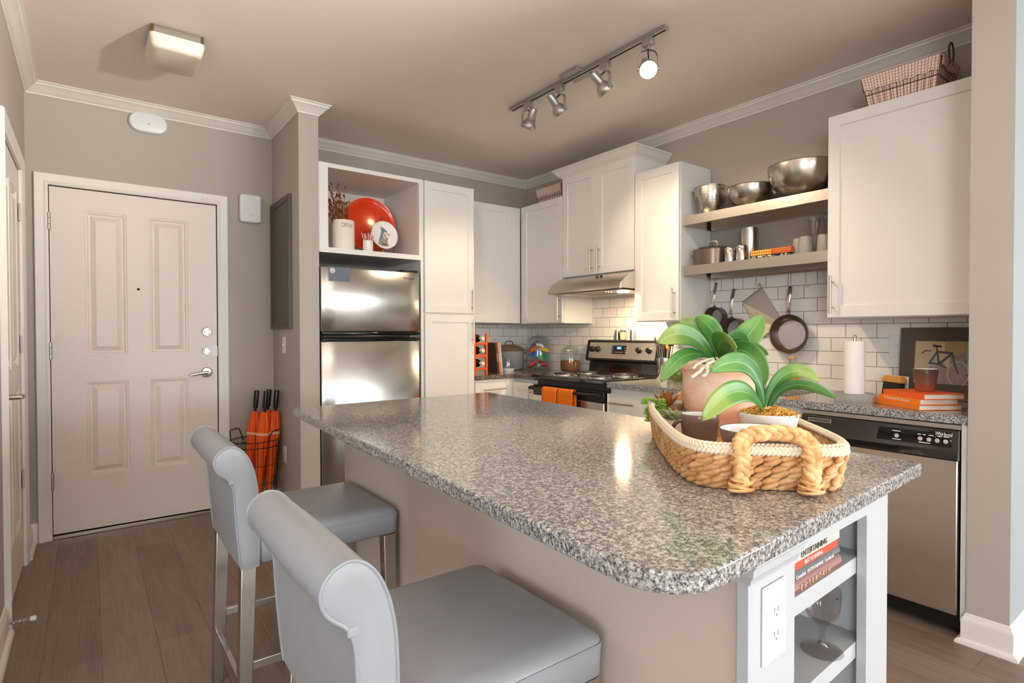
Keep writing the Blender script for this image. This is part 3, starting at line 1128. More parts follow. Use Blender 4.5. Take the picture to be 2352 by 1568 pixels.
for k in range(3):
    MB(FP).box((-3.062, 0.062 + k * 0.017, 0.006), (-3.052, 0.068 + k * 0.017, 0.0064)).build('button', GREYINK, bg, smooth=False)
    MB(FP).box((-2.936, 0.062 + k * 0.017, 0.006), (-2.926, 0.068 + k * 0.017, 0.0064)).build('button', GREYINK, bg, smooth=False)
text('Whirlpool', 0.017, FP, -2.99, 0.030, 0.0031, bg, GREYINK, shear=0.15)
for y in (3.285, 3.222, 2.795, 2.70):
    u = -y
    k = MB(FP).lathe([(0.024, 0.003), (0.024, 0.007), (0.0195, 0.009), (0.018, 0.026), (0.0, 0.027)], (u, 0.085, 0), 'z', 24).build('knob', BLACK, bg)
    MB(FP).box((u - 0.004, 0.068, 0.026), (u + 0.004, 0.102, 0.034)).build('grip', BLACK, k, bevel=0.002)
# oven door
MB(FO).box((-OY1 + 0.004, 0.748, -0.05), (-OY0 - 0.004, 0.822, 0.0)).build('oven_door_cap', BLACK, sv, bevel=0.006)
od = MB(FO).box((-OY1 + 0.004, 0.20, -0.05), (-OY0 - 0.004, 0.747, 0.0)).build('oven_door', STEEL, sv, bevel=0.005)
MB(FO).box((-3.225, 0.33, 0.0), (-2.735, 0.640, 0.002)).build('oven_window', GLOSSB, od, bevel=0.02, seg=4)
hd = MB(FO).tube([(-OY1 + 0.02, 0.800, 0.045), (-OY0 - 0.02, 0.800, 0.045)], 0.016, 14, flat=0.8).build('oven_handle', BLACK, sv)
for u in (-OY1 + 0.03, -OY0 - 0.03):
    MB(FO).box((u - 0.014, 0.785, -0.005), (u + 0.014, 0.815, 0.045)).build('bracket', BLACK, hd, bevel=0.004)
MB(FO).box((-OY1 + 0.004, 0.06, -0.045), (-OY0 - 0.004, 0.195, -0.004)).build('storage_drawer', STEEL, sv, bevel=0.004)
for k, (y0, y1, lab) in enumerate(((3.008, 3.165, 'orange cloth towel hung on the oven handle, the left of two'), (2.842, 2.996, 'orange cloth towel hung on the oven handle, the right of two'))):
    m = MB()
    xh, zh = OX - 0.045, 0.800

    def tw(u, v_, y0=y0, y1=y1):
        # u along the drop from front to back over the bar, v across
        L = u * 0.66
        y = y0 + (y1 - y0) * v_ + 0.002 * math.sin(9 * u + 5 * v_)
        wv = 0.0025 * math.sin(v_ * 9 + k)
        if L < 0.30:
            return (xh - 0.0195 + wv * (0.3 - L) * 3, y, zh - 0.30 + L)
        if L < 0.30 + 0.0565:
            a = PI - (L - 0.30) / 0.018
            return (xh + 0.0195 * math.cos(a), y, zh + 0.0195 * math.sin(a))
        return (xh + 0.0195, y, zh - (L - 0.3565))
    m.surf(tw, 44, 10)
    o = m.build('dish_towel', ORCLOTH, None, solid=0.004, loc=(xh, (y0 + y1) / 2, 0.5))
    tag(o, lab, 'towel', 'orange towels on the oven handle')

# ------------------------------------------------------------------ range hood
hd = thing('range_hood', 'stainless under cabinet range hood with its light on', 'range hood', (3.1, 2.98, 1.5))
HY0, HY1 = 2.606, 3.352
m = MB()
pr = [(XS - 0.01, 1.646), (3.06, 1.646), (3.02, 1.643), (2.97, 1.626), (2.92, 1.596), (2.885, 1.560), (2.868, 1.530), (2.866, 1.516), (2.874, 1.512), (2.90, 1.522), (XS - 0.01, 1.512)]
m.prism(pr, HY0, HY1, 'xz')
m.build('shell', STEEL, hd, bevel=0.003, angle=30)
MB().box((2.91, HY0 + 0.02, 1.506), (3.33, HY1 - 0.02, 1.512)).build('underside', STEEL, hd)
m = MB()
for i in range(9):
    m.box((2.93 + i * 0.028, 2.80, 1.502), (2.945 + i * 0.028, 3.16, 1.506))
m.build('filter', NICKEL, hd)
MB().lathe([(0.045, 0.0), (0.04, -0.008), (0.0, -0.01)], (3.03, 2.72, 1.506), 'z', 24).build('lamp_lens', HOODB, hd)
for y in (2.86, 2.90):
    MB().lathe([(0.010, 0), (0.009, 0.008), (0.0, 0.008)], (2.955, y, 1.618), '-x', 16).build('switch', BLACK, hd)
lamp('hood_light', 'AREA', (3.03, 2.72, 1.492), 7, (1, 0.76, 0.46), (3.05, 2.72, 0), parent=hd, shape='DISK', size=0.08)

# ------------------------------------------------------------------ dishwasher
FD = F_stove(CX - 0.006)
DY0, DY1 = 0.7085, 1.3155
dw = thing('dishwasher', 'stainless dishwasher with black control panel beside the pier', 'dishwasher', (3.0, 1.01, 0))
MB().box((CX + 0.03, DY0, 0.03), (XS - 0.02, DY1, 0.842)).build('body', BLACK, dw, smooth=False)
MB(FD).box((-DY1 + 0.004, 0.092, -0.03), (-DY0 - 0.004, 0.706, 0.004)).build('door_panel', STEEL, dw, bevel=0.004)
MB(FD).box((-DY1 + 0.002, 0.02, -0.09), (-DY0 - 0.002, 0.088, -0.055)).build('toe_kick', BLACK, dw)
MB().box((CX - 0.008, DY0 - 0.002, 0.829), (CX + 0.03, DY1 + 0.002, 0.846)).build('trim_strip', SILVERP, dw)
m = MB(FD)
rs = []
n = 16
for k in range(n + 1):
    u = -DY1 + (DY1 - DY0) * k / n
    c = math.exp(-((k / n - 0.42) / 0.30) ** 4)
    rs.append([(u, 0.826, -0.03), (u, 0.826, 0.0), (u, 0.822, 0.008), (u, 0.752 + 0.006 * 0, 0.016), (u, 0.742 - 0.004 * c, 0.020), (u, 0.728 - 0.008 * c, 0.020 - 0.018 * c), (u, 0.712, 0.022), (u, 0.706, 0.018), (u, 0.706, -0.03)])
m.rings(rs)
cp = m.build('control_panel', pbr('dishwasher_black', (44, 38, 36), 0.22, coat=0.3), dw, angle=22)


def FDs(u):    # the sloped face of the control panel
    return u


P0, P1 = Vector((CX - 0.006 - 0.016, 0, 0.752)), Vector((CX - 0.006 - 0.008, 0, 0.822))
vd = (P1 - P0).normalized()
wd_ = Vector((-vd.z, 0, vd.x))
FQ = Matrix(((0, vd.x, wd_.x, P0.x), (-1, vd.y, wd_.y, 0), (0, vd.z, wd_.z, P0.z), (0, 0, 0, 1)))
MB(FQ).prism([(-0.995, 0.004), (-0.985, 0.064), (-0.742, 0.064), (-0.728, 0.004)], 0.0003, 0.0012, 'xy').build('gloss_panel', GLOSSB, cp, smooth=False)
for u in (-0.914, -0.83, -0.80, -0.772, -0.744):
    MB(FQ).lathe([(0.0085, 0.0012), (0.0080, 0.0022), (0.0, 0.0024)], (u - 0.005, 0.026, 0), 'z', 18).build('button', pbr('pale_button', (188, 182, 176), 0.4), cp)
m = MB(FQ)
for (u0, u1, v0) in ((-0.935, -0.905, 0.0445), (-0.935, -0.903, 0.010), (-0.845, -0.833, 0.042), (-0.827, -0.816, 0.042), (-0.806, -0.79, 0.042), (-0.785, -0.783, 0.038), (-0.778, -0.762, 0.0425), (-0.757, -0.738, 0.0425), (-0.84, -0.80, 0.010), (-0.735, -0.731, 0.03)):
    m.box((u0, v0, 0.0012), (u1, v0 + 0.003, 0.0014))
m.build('label_lettering', WHITEINK, cp, smooth=False)
text('Whirlpool', 0.022, FQ, -0.757, 0.054, 0.0013, cp, WHITEINK, shear=0.15, sx=0.62)
m = MB(FQ)
m.box((-1.286, 0.044, 0.0), (-1.182, 0.062, 0.0006))
for k in range(14):
    m.box((-1.282 + k * 0.007, 0.047, 0.0006), (-1.278 + k * 0.007, 0.059, 0.0012), 1)
m.build('vent', [SILVERP, DARKGAP], cp, smooth=False)

# ------------------------------------------------------------------ island
IZ = 0.900
IT = 0.030
NL, NR, FR_, FL_ = Vector((0.569, 0.424)), Vector((1.588, 0.483)), Vector((1.687, 2.465)), Vector((0.676, 2.442))


def rounded(poly, rads, n=10):
    out = []
    k = len(poly)
    for i in range(k):
        p, a, b = poly[i], poly[i - 1], poly[(i + 1) % k]
        r = rads[i]
        if r <= 0:
            out.append((p.x, p.y))
            continue
        da, db = (a - p).normalized(), (b - p).normalized()
        ang = da.angle(db)
        L = r / math.tan(ang / 2)
        s, e = p + da * L, p + db * L
        cen = p + (da + db).normalized() * (r / math.sin(ang / 2))
        a0 = math.atan2(s.y - cen.y, s.x - cen.x)
        a1 = math.atan2(e.y - cen.y, e.x - cen.x)
        while a1 - a0 > PI:
            a1 -= 2 * PI
        while a1 - a0 < -PI:
            a1 += 2 * PI
        for q in range(n + 1):
            t = a0 + (a1 - a0) * q / n
            out.append((cen.x + r * math.cos(t), cen.y + r * math.sin(t)))
    return out


m = MB().prism(rounded([NL, NR, FR_, FL_], [0.095, 0.012, 0.015, 0.05]), IZ - IT, IZ, 'xy')
t = m.build('island_countertop', GRAN, None, bevel=0.004, seg=3, angle=30, loc=(1.12, 1.45, IZ - IT))
tag(t, 'speckled grey granite countertop of the kitchen island', 'countertop')

UZ = IZ - IT - 0.0005
IB = thing('kitchen_island', 'painted kitchen island base with open end shelves for books', 'kitchen island', (1.17, 1.4, 0))
# near end face runs from A to B, slightly skewed like the slab above it
EA, EB = Vector((0.846, 0.492)), Vector((1.492, 0.522))
ed = (EB - EA).normalized()
en = Vector((ed.y, -ed.x))            # towards the viewer
FE = Matrix(((ed.x, 0, en.x, EA.x), (ed.y, 0, en.y, EA.y), (0, 1, 0, 0), (0, 0, 0, 1)))
EL = (EB - EA).length
o0, o1 = 0.162, 0.560                 # shelf opening (u)
MB().box((0.850, 0.512, 0.0), (0.900, 2.30, UZ)).build('side_panel', PANELP, IB, bevel=0.002)
MB().box((0.905, 1.06, 0.0), (1.50, 2.36, UZ)).build('body', PANELP, IB, smooth=False)
m = MB(FE)
dp = -0.50
m.box((o0 - 0.02, 0.06, dp), (o0, UZ, -0.019)).box((o1, 0.06, dp), (o1 + 0.02, UZ, -0.019)).box((o0, 0.06, dp), (o1, UZ, dp + 0.015)).box((o0, 0.06, dp), (o1, 0.10, -0.019)).box((o0, 0.85, dp), (o1, UZ, -0.019))
for v0 in (0.20, 0.27, 0.34, 0.41, 0.48, 0.585, 0.65, 0.755, 0.80):
    for w0 in (-0.075, -0.40):
        m.lathe([(0.0028, 0), (0.0028, 0.0008)], (o1 - 0.0008, v0, w0), 'x', 8, 1)
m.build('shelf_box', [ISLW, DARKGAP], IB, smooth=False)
m = MB(FE)
m.box((-0.002, 0.0, -0.019), (o0 + 0.002, UZ, 0)).box((o1 - 0.045, 0.0, -0.019), (EL, UZ, 0)).box((o0, 0.812, -0.019), (o1 - 0.045, UZ, 0)).box((o0, 0.0, -0.019), (o1 - 0.045, 0.09, 0))
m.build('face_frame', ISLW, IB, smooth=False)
for zz in (0.712, 0.522):
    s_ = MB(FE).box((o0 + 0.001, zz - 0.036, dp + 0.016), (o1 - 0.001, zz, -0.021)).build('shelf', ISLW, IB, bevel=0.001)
    m = MB(FE)
    m.box((o1 - 0.012, zz, -0.16), (o1, zz + 0.022, -0.13))
    m.build('shelf_clip', pbr('clear_plastic', (214, 212, 210), 0.2), s_)
m = MB(FE)
pr = [(0.0, UZ), (0.0, UZ - 0.062), (0.006, UZ - 0.062), (0.009, UZ - 0.052), (0.016, UZ - 0.044), (0.019, UZ - 0.03), (0.026, UZ - 0.022), (0.028, UZ)]
rs = []
for (u, w0, du, dw_) in ((-0.002, -0.10, -1, 0), (-0.002, 0.0, -1, 1), (o0 + 0.0, 0.0, 0, 1)):
    rs.append([(u + du * a_, b_, w0 + dw_ * a_) for a_, b_ in pr])
m.rings(rs)
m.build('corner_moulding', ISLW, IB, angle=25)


def outlet(name, F, u, v_, label, wf=0.0, cat='outlet', kind='outlet', hh=0.057, hw=0.035, lean=0):
    t = thing(name, label, cat, F @ Vector((u, v_, wf)))
    MB(F).box((u - hw, v_ - hh, wf), (u + hw, v_ + hh, wf + 0.005)).build('cover_plate', PLASTIC, t, bevel=0.0025, seg=3)
    if kind == 'outlet':
        for s_ in (-1, 1):
            so = MB(F).lathe([(0.0165, wf + 0.005), (0.0155, wf + 0.007), (0.0, wf + 0.007)], (u, v_ + s_ * 0.0205, 0), 'z', 20, sy=0.86).build('socket', PLASTIC, t)
            m = MB(F)
            c = v_ + s_ * 0.0205
            m.box((u - 0.0075, c - 0.003, wf + 0.007), (u - 0.0055, c + 0.006, wf + 0.0074)).box((u + 0.0055, c - 0.003, wf + 0.007), (u + 0.0075, c + 0.005, wf + 0.0074)).lathe([(0.0022, wf + 0.007), (0.0022, wf + 0.0074)], (u, c - 0.008, 0), 'z', 8)
            m.build('slot_lettering', GREYINK, so, smooth=False)
    else:
        MB(F).box((u - 0.005, v_ - 0.012, wf + 0.005), (u + 0.005, v_ + 0.012, wf + 0.007)).build('switch_plate', PLASTIC, t, bevel=0.001)
        MB(F).prism([(u - 0.0035, v_ - 0.002), (u + 0.0035, v_ - 0.002), (u + 0.0035, v_ + 0.008), (u - 0.0035, v_ + 0.008)], wf + 0.006, wf + 0.014, 'xy').build('toggle', PLASTIC, t, bevel=0.001)
    return t


outlet('power_outlet', FE, 0.080, 0.722, 'white double outlet on the island end beside the books', hh=0.066, hw=0.040)
FST = F_negx(XST)
outlet('light_switch', FST, -3.973, 1.135, 'white toggle switch on the stub wall under the chalkboard', kind='switch', cat='switch')
outlet('power_outlet', FST, -3.972, 0.392, 'white outlet low on the stub wall beside the umbrellas')
FTS = F_stove(XS - 0.008)
outlet('light_switch', FTS, -1.141, 1.142, 'white toggle switch on the tiles right of the paper towels', kind='switch', cat='switch', hw=0.037)
FTB = F_back(YB - 0.008)
outlet('power_outlet', FTB, 3.0, 1.13, 'white outlet on the corner tiles above the glass dome')
FTS2 = F_stove(XS - 0.008)

# ------------------------------------------------------------------ bar stools
def make_stool(label):
    r = thing('bar_stool', label, 'bar stool', (0, 0, 0), 'grey leather bar stools along the island')
    hw = 0.222
    # padded seat
    m = MB()
    rs = []
    for (z, ins, rad) in ((0.535, 0.010, 0.02), (0.542, 0.002, 0.025), (0.60, 0.0, 0.026), (0.612, 0.003, 0.027), (0.622, 0.014, 0.03), (0.628, 0.04, 0.04), (0.632, 0.12, 0.06)):
        poly = rounded([Vector((-0.235 + ins, -hw + ins)), Vector((0.215 - ins, -hw + ins)), Vector((0.215 - ins, hw - ins)), Vector((-0.235 + ins, hw - ins))], [rad] * 4, 6)
        rs.append([(x, y, z) for x, y in poly])
    m.rings(rs)
    seat = m.build('seat', LEATHER, r, angle=60)
    poly = rounded([Vector((-0.234, -hw)), Vector((0.2155, -hw)), Vector((0.2155, hw)), Vector((-0.234, hw))], [0.027] * 4, 6)
    MB().tube([(x, y, 0.604) for x, y in poly], 0.0022, 6, closed=True).build('piping', PIPING, seat)
    # scroll backrest: side outline swept across the width
    prof = [(-0.232, 0.535), (-0.231, 0.62), (-0.232, 0.70), (-0.235, 0.765), (-0.243, 0.812), (-0.255, 0.846), (-0.268, 0.868), (-0.285, 0.884), (-0.305, 0.890), (-0.324, 0.885), (-0.338, 0.873),
            (-0.346, 0.857), (-0.346, 0.840), (-0.339, 0.823), (-0.325, 0.809), (-0.311, 0.797), (-0.302, 0.780), (-0.297, 0.755), (-0.294, 0.70), (-0.288, 0.62), (-0.280, 0.535)]
    P0 = prof
    prof = []
    for i in range(len(P0)):
        a, b, c, d = (Vector(P0[(i + q) % len(P0)]) for q in (-1, 0, 1, 2))
        if i == len(P0) - 1:
            prof.append(tuple(b))
            continue
        if i == 0:
            a = b
        if i == len(P0) - 2:
            d = c
        for q in range(3):
            u = q / 3
            p = 0.5 * (2 * b + (c - a) * u + (2 * a - 5 * b + 4 * c - d) * u * u + (3 * b - a - 3 * c + d) * u ** 3)
            prof.append((p.x, p.y))
    pc_ = Vector((sum(p[0] for p in prof) / len(prof), sum(p[1] for p in prof) / len(prof)))
    m = MB()
    rs = []

    def ins(p, k):
        i = prof.index(p)
        a, b = Vector(prof[i - 1]), Vector(prof[(i + 1) % len(prof)])
        t = (b - a).normalized()
        nrm = Vector((-t.y, t.x))          # inward for this winding
        return Vector(p) + nrm * k
    for (y, k) in ((-hw - 0.004, 0.022), (-hw - 0.003, 0.008), (-hw, 0.0), (-hw * 0.5, -0.002), (0, -0.003), (hw * 0.5, -0.002), (hw, 0.0), (hw + 0.003, 0.008), (hw + 0.004, 0.022)):
        rs.append([(ins(p, k).x, y, ins(p, k).y) for p in prof])
    m.rings(rs)
    back = m.build('backrest', LEATHER, r, angle=50)
    for s_ in (-1, 1):
        MB().tube([(p[0], s_ * (hw + 0.0005), p[1]) for p in prof], 0.0028, 6, closed=True).build('piping', PIPING, back)
    MB().box((-0.310, -hw - 0.004, 0.782), (-0.294, -hw + 0.006, 0.796)).build('zip_tab', PIPING, back, bevel=0.002)

    def leg(x0, x1, y0, y1, zt):
        m = MB()
        a, b = 0.0205, 0.017
        m.rings([[(x0 - b, y0 - b, 0), (x0 + b, y0 - b, 0), (x0 + b, y0 + b, 0), (x0 - b, y0 + b, 0)], [(x1 - a, y1 - a, zt), (x1 + a, y1 - a, zt), (x1 + a, y1 + a, zt), (x1 - a, y1 + a, zt)]])
        return m.build('leg', CHROMEL, r, bevel=0.002)
    for s_ in (-1, 1):
        leg(-0.275, -0.257, s_ * 0.205, s_ * 0.196, 0.5352)
        leg(0.190, 0.182, s_ * 0.2, s_ * 0.196, 0.5352)
    for s_ in (-1, 1):
        MB().box((-0.258, s_ * 0.2 - 0.008, 0.225), (0.19, s_ * 0.2 + 0.008, 0.250)).build('stretcher', CHROMEL, r, bevel=0.0015)
    MB().box((-0.277, -0.186, 0.150), (-0.261, 0.186, 0.176)).build('stretcher', CHROMEL, r, bevel=0.0015)
    MB().box((0.189, -0.186, 0.180), (0.205, 0.186, 0.206)).build('footrest', CHROMEL, r, bevel=0.0015)
    return r


st1 = make_stool('nearer of two grey leather bar stools, in the foreground')
st2 = dup(st1, 'farther grey leather bar stool nearest the entry door')
place(st1, (0.596, 0.992, 0))
place(st2, (0.622, 1.974, 0))

# ------------------------------------------------------------------ books and glass in the island end shelves
def book_bound(name, label, L, D, T, col, u0, v0, w0, F, cat='book', group=None, pages=PAPER, txt=None, tcol=None, tsize=0.012, round_spine=False, rot=0.0, txt_u=None, cover_rough=0.5, align='CENTER'):
    """lies flat, spine towards +w of the frame, length along u"""
    FB_ = F @ Matrix.Translation((u0, v0, w0)) @ Matrix.Rotation(rot, 4, 'Y')
    base = FB_ @ Vector((L / 2, 0, -D / 2))
    t = thing(name, label, cat, base, group)
    cov = pbr('cover_%d_%d_%d' % col, col, cover_rough)
    m = MB(FB_)
    c = 0.0022
    if round_spine:
        pts = [(-0.004, 0), (0.0, T * 0.15), (0.003, T * 0.5), (0.0, T * 0.85), (-0.004, T), (-D, T), (-D, T - c), (-0.006, T - c), (-0.006, c), (-D, c), (-D, 0)]
    else:
        pts = [(0, 0), (0, T), (-D, T), (-D, T - c), (-0.003, T - c), (-0.003, c), (-D, c), (-D, 0)]
    m.rings([[(0, y, x) for x, y in pts], [(L, y, x) for x, y in pts]])
    cv = m.build('cover', cov, t, angle=30)
    MB(FB_).box((0.004, c, -D + 0.004), (L - 0.004, T - c, -0.0065)).build('pages', pages, t, smooth=False)
    if txt:
        text(txt, tsize, FB_, L / 2 if txt_u is None else txt_u, T / 2, 0.0008 + (0.003 if round_spine else 0), cv, tcol or WHITEINK, align=align)
    return t, FB_, cv


z0 = 0.712
FEs = FE
GOLD = pbr('gold_ink', (214, 186, 136), 0.5)
DARKINK = pbr('dark_ink', (70, 62, 58), 0.6)
T5 = [(0.262, 0.0265, (142, 92, 86), 'E  N  T  E  R  T  A  I  N', 0.163, GOLD, 0.014, True, 'mauve brown book, lowest of the stack in the island shelf'),
      (0.248, 0.0215, (92, 96, 94), 'Complete  ENTERTAINING  Cookbook', 0.168, WHITEINK, 0.0105, True, 'slate grey book second from the bottom in the island shelf'),
      (0.236, 0.0145, (214, 74, 46), 'BEST OF BAKING', 0.172, WHITEINK, 0.011, False, 'thin red orange book between slate and pale grey books'),
      (0.250, 0.0205, (196, 194, 180), 'ENTERTAINING', 0.168, DARKINK, 0.017, False, 'pale grey green book under the topmost red book'),
      (0.220, 0.017, (188, 58, 34), 'GATHERING', 0.190, GOLD, 0.015, True, 'red book on top of the stack in the island shelf')]
zz = z0 + 0.0003
for (L, T, col, tx, u0, ti, ts, rsn, lab) in T5:
    book_bound('book', lab, L, 0.19, T, col, u0 + 0.008, zz, -0.0225, FEs, group='books stacked in the island end shelf', txt=tx, tcol=ti, tsize=ts, round_spine=rsn)
    zz += T + 0.0004
gx, gy = 1.264, 0.566
gob = thing('goblet', 'smoky glass goblet on the lower island shelf', 'glass', (gx, gy, 0.5222))
MB().lathe([(0.0, 0.0), (0.041, 0.0), (0.0425, 0.002), (0.030, 0.006), (0.012, 0.011), (0.0068, 0.020), (0.0062, 0.045), (0.0085, 0.053), (0.0, 0.054)], (gx, gy, 0.5224), 'z', 36).build('foot', SMOKE, gob)
m = MB()
rs = []
n = 36
prof = [(0.004, 0.0545), (0.014, 0.058), (0.026, 0.070), (0.0335, 0.088), (0.036, 0.110), (0.0365, 0.138), (0.0345, 0.138), (0.034, 0.112), (0.0315, 0.090), (0.024, 0.073), (0.012, 0.062), (0.002, 0.060)]
for r0, h in prof:
    rs.append([(gx + r0 * (1 + 0.035 * math.cos(12 * 2 * PI * i / n) * (1 if 0.06 < h < 0.13 else 0.3)) * math.cos(2 * PI * i / n), gy + r0 * (1 + 0.035 * math.cos(12 * 2 * PI * i / n) * (1 if 0.06 < h < 0.13 else 0.3)) * math.sin(2 * PI * i / n), 0.5224 + h) for i in range(n)])
m.rings(rs)
m.build('bowl', SMOKE, gob, angle=70)

# ------------------------------------------------------------------ things on walls and ceiling
cl = thing('ceiling_light', 'square flush ceiling light with metal base by the entry', 'ceiling light', (0.352, 3.26, ZC))
m = MB().prism(rounded([Vector((0.245, 3.115)), Vector((0.462, 3.115)), Vector((0.462, 3.40)), Vector((0.245, 3.40))], [0.015] * 4, 5), ZC - 0.035, ZC - 0.0005, 'xy')
b_ = m.build('base', CHROME, cl, bevel=0.002)
BRASS = pbr('aged_brass', (112, 98, 60), 0.35, 0.9)
for x in (0.245, 0.452):
    MB().box((x - 0.001, 3.1135, ZC - 0.034), (x + 0.011, 3.13, ZC - 0.001)).build('corner_clip', BRASS, b_, bevel=0.001)
m = MB()
rs = []
for (z, e, r) in ((-0.036, 0.006, 0.02), (-0.052, 0.006, 0.022), (-0.088, -0.002, 0.024), (-0.097, -0.006, 0.03), (-0.101, -0.014, 0.03)):
    rs.append([(x, y, ZC + z) for x, y in rounded([Vector((0.245 - e, 3.115 - e)), Vector((0.462 + e, 3.115 - e)), Vector((0.462 + e, 3.40 + e)), Vector((0.245 - e, 3.40 + e))], [r] * 4, 6)])
m.rings(rs)
m.build('lens', LENS, cl, angle=50)

al = thing('smoke_alarm', 'white oval alarm on the wall above the entry door', 'alarm', (0.314, YB, 2.54))
m = MB(FB)
rs = []
for (w_, k) in ((0, 1), (0.022, 1), (0.032, 0.93), (0.036, 0.8)):
    pts = [(0.314 + 0.042 * k + 0.062 * k * math.cos(a), 2.540 + 0.062 * k * math.sin(a), w_) for a in [(-PI / 2) + PI * i / 14 for i in range(15)]]
    pts += [(0.314 - 0.042 * k + 0.062 * k * math.cos(a), 2.540 + 0.062 * k * math.sin(a), w_) for a in [PI / 2 + PI * i / 14 for i in range(15)]]
    rs.append(pts)
m.rings(rs)
m.build('housing', PLASTIC, al)
MB(FB).lathe([(0.004, 0.036), (0.003, 0.0375), (0, 0.0375)], (0.316, 2.532, 0), 'z', 12).build('test_button', GREYINK, al)

ch = thing('door_chime', 'white rounded wall box right of the entry door', 'chime', (0.905, YB, 2.078))
MB(FB).prism(rounded([Vector((0.837, 1.982)), Vector((0.973, 1.982)), Vector((0.973, 2.173)), Vector((0.837, 2.173))], [0.02] * 4, 6), 0.0, 0.045, 'xy').build('housing', PLASTIC, ch, bevel=0.008, seg=4)
MB(FB).lathe([(0.010, 0.045), (0.010, 0.046), (0.008, 0.046), (0.008, 0.0455), (0.0, 0.0455)], (0.905, 2.030, 0), 'z', 20).build('button', PLASTIC, ch)
text('10', 0.012, FB, 0.905, 2.030, 0.0456, ch, GREYINK)

cb = thing('chalkboard', 'dark framed chalkboard hung on the side of the stub wall', 'chalkboard', (XST, 4.0, 1.68))
FC = F_negx(XST)
MB(FC).box((-4.20, 1.275, 0.0), (-3.81, 2.085, 0.012)).build('board', CHALK, cb, smooth=False)
m = MB(FC)
pr = [(0, 0), (0, 0.016), (0.008, 0.022), (0.022, 0.018), (0.034, 0.024), (0.040, 0.022), (0.042, 0)]
rs = []
for (pu, pv, du, dv) in ((-4.185, 1.285, -1, -1), (-4.185, 2.075, -1, 1), (-3.815, 2.075, 1, 1), (-3.815, 1.285, 1, -1)):
    rs.append([(pu + du * a_, pv + dv * a_, b_) for a_, b_ in pr])
m.rings(rs, loop=True)
m.build('frame', CHALKF, cb, angle=25)

# umbrella basket and umbrellas
uc = Vector((0.888, 4.065, 0))
ub = thing('umbrella_basket', 'tall round dark wire basket holding umbrellas by the entry', 'basket', uc)
m = MB()
R0, R1 = 0.120, 0.150
for (z, r, t_) in ((0.004, R0, 0.003), (0.10, R0 + 0.006, 0.002), (0.22, R0 + 0.013, 0.002), (0.34, R0 + 0.02, 0.002), (0.46, R0 + 0.026, 0.003), (0.50, R1, 0.003)):
    m.tube([(uc.x + r * math.cos(2 * PI * i / 40), uc.y + r * math.sin(2 * PI * i / 40), z) for i in range(40)], t_, 6, closed=True)
m.build('hoop', DARKM, ub)
m = MB()
for i in range(26):
    a = 2 * PI * i / 26
    m.tube([(uc.x + R0 * math.cos(a), uc.y + R0 * math.sin(a), 0.004), (uc.x + R1 * math.cos(a), uc.y + R1 * math.sin(a), 0.50)], 0.0016, 5)
for i in range(-3, 4):
    h = math.sqrt(R0 * R0 - (i * 0.036) ** 2)
    m.tube([(uc.x + i * 0.036, uc.y - h, 0.004), (uc.x + i * 0.036, uc.y + h, 0.004)], 0.0016, 5)
m.build('wire_mesh', DARKM, ub)
for (a0, a1) in ((-1.25, 0.15), (1.85, 3.3)):
    pts = []
    for k in range(15):
        f = k / 14
        a = a0 + (a1 - a0) * f
        z = 0.48 + 0.085 * min(1, math.sin(PI * min(max(f, 0.0), 1.0)) * 2.2)
        rr = R1 + 0.002
        pts.append((uc.x + rr * math.cos(a), uc.y + rr * math.sin(a), z))
    MB().tube(pts, 0.0034, 8).build('handle', DARKM, ub)


def umbrella():
    r = thing('umbrella', '', 'umbrella', (0, 0, 0), 'folded orange umbrellas in the wire basket')
    m = MB()
    rs = []
    nf = 9
    for (z, ra, fold) in ((0.06, 0.007, 0.0), (0.16, 0.017, 0.10), (0.30, 0.026, 0.14), (0.44, 0.034, 0.11), (0.54, 0.0375, 0.11), (0.60, 0.034, 0.12), (0.655, 0.025, 0.16), (0.675, 0.018, 0.22), (0.682, 0.013, 0.1)):
        rs.append([(ra * (1 + fold * math.sin(nf * 2 * PI * i / 54 + z * 7)) * math.cos(2 * PI * i / 54), ra * (1 + fold * math.sin(nf * 2 * PI * i / 54 + z * 7)) * math.sin(2 * PI * i / 54), z) for i in range(54)])
    m.rings(rs)
    m.build('canopy', ORNYLON, r, angle=70)
    MB().lathe([(0.0385, 0.525), (0.0418, 0.528), (0.0418, 0.540), (0.0385, 0.543)], (0, 0, 0), 'z', 24).build('strap', pbr('reflective_strap', (238, 190, 150), 0.5), r)
    MB().lathe([(0.003, 0.01), (0.004, 0.03), (0.004, 0.07)], (0, 0, 0), 'z', 10).build('tip', CHROME, r)
    MB().lathe([(0.008, 0.67), (0.010, 0.70), (0.0155, 0.705), (0.0165, 0.74), (0.0165, 0.815), (0.015, 0.822), (0.0, 0.823)], (0, 0, 0), 'z', 18).build('handle', BLACK, r)
    return r


u1 = umbrella()
UL = [('leftmost of the four orange umbrellas in the wire basket', (0.838, 4.093, 0.008), (0.0, 0.085)),
      ('second orange umbrella from the left in the wire basket', (0.9236, 4.1168, 0.008), (0.0, 0.085)),
      ('third orange umbrella from the left in the wire basket', (0.8788, 4.0104, 0.008), (0.0, 0.085)),
      ('rightmost orange umbrella with black handle by the stub wall', (0.9528, 4.0324, 0.008), (0.0, 0.085))]
for k, (lab, lc, (ry_, rx_)) in enumerate(UL):
    o = u1 if k == 0 else dup(u1, lab)
    o['label'] = lab
    place(o, lc, rot=(ry_, rx_, 0))

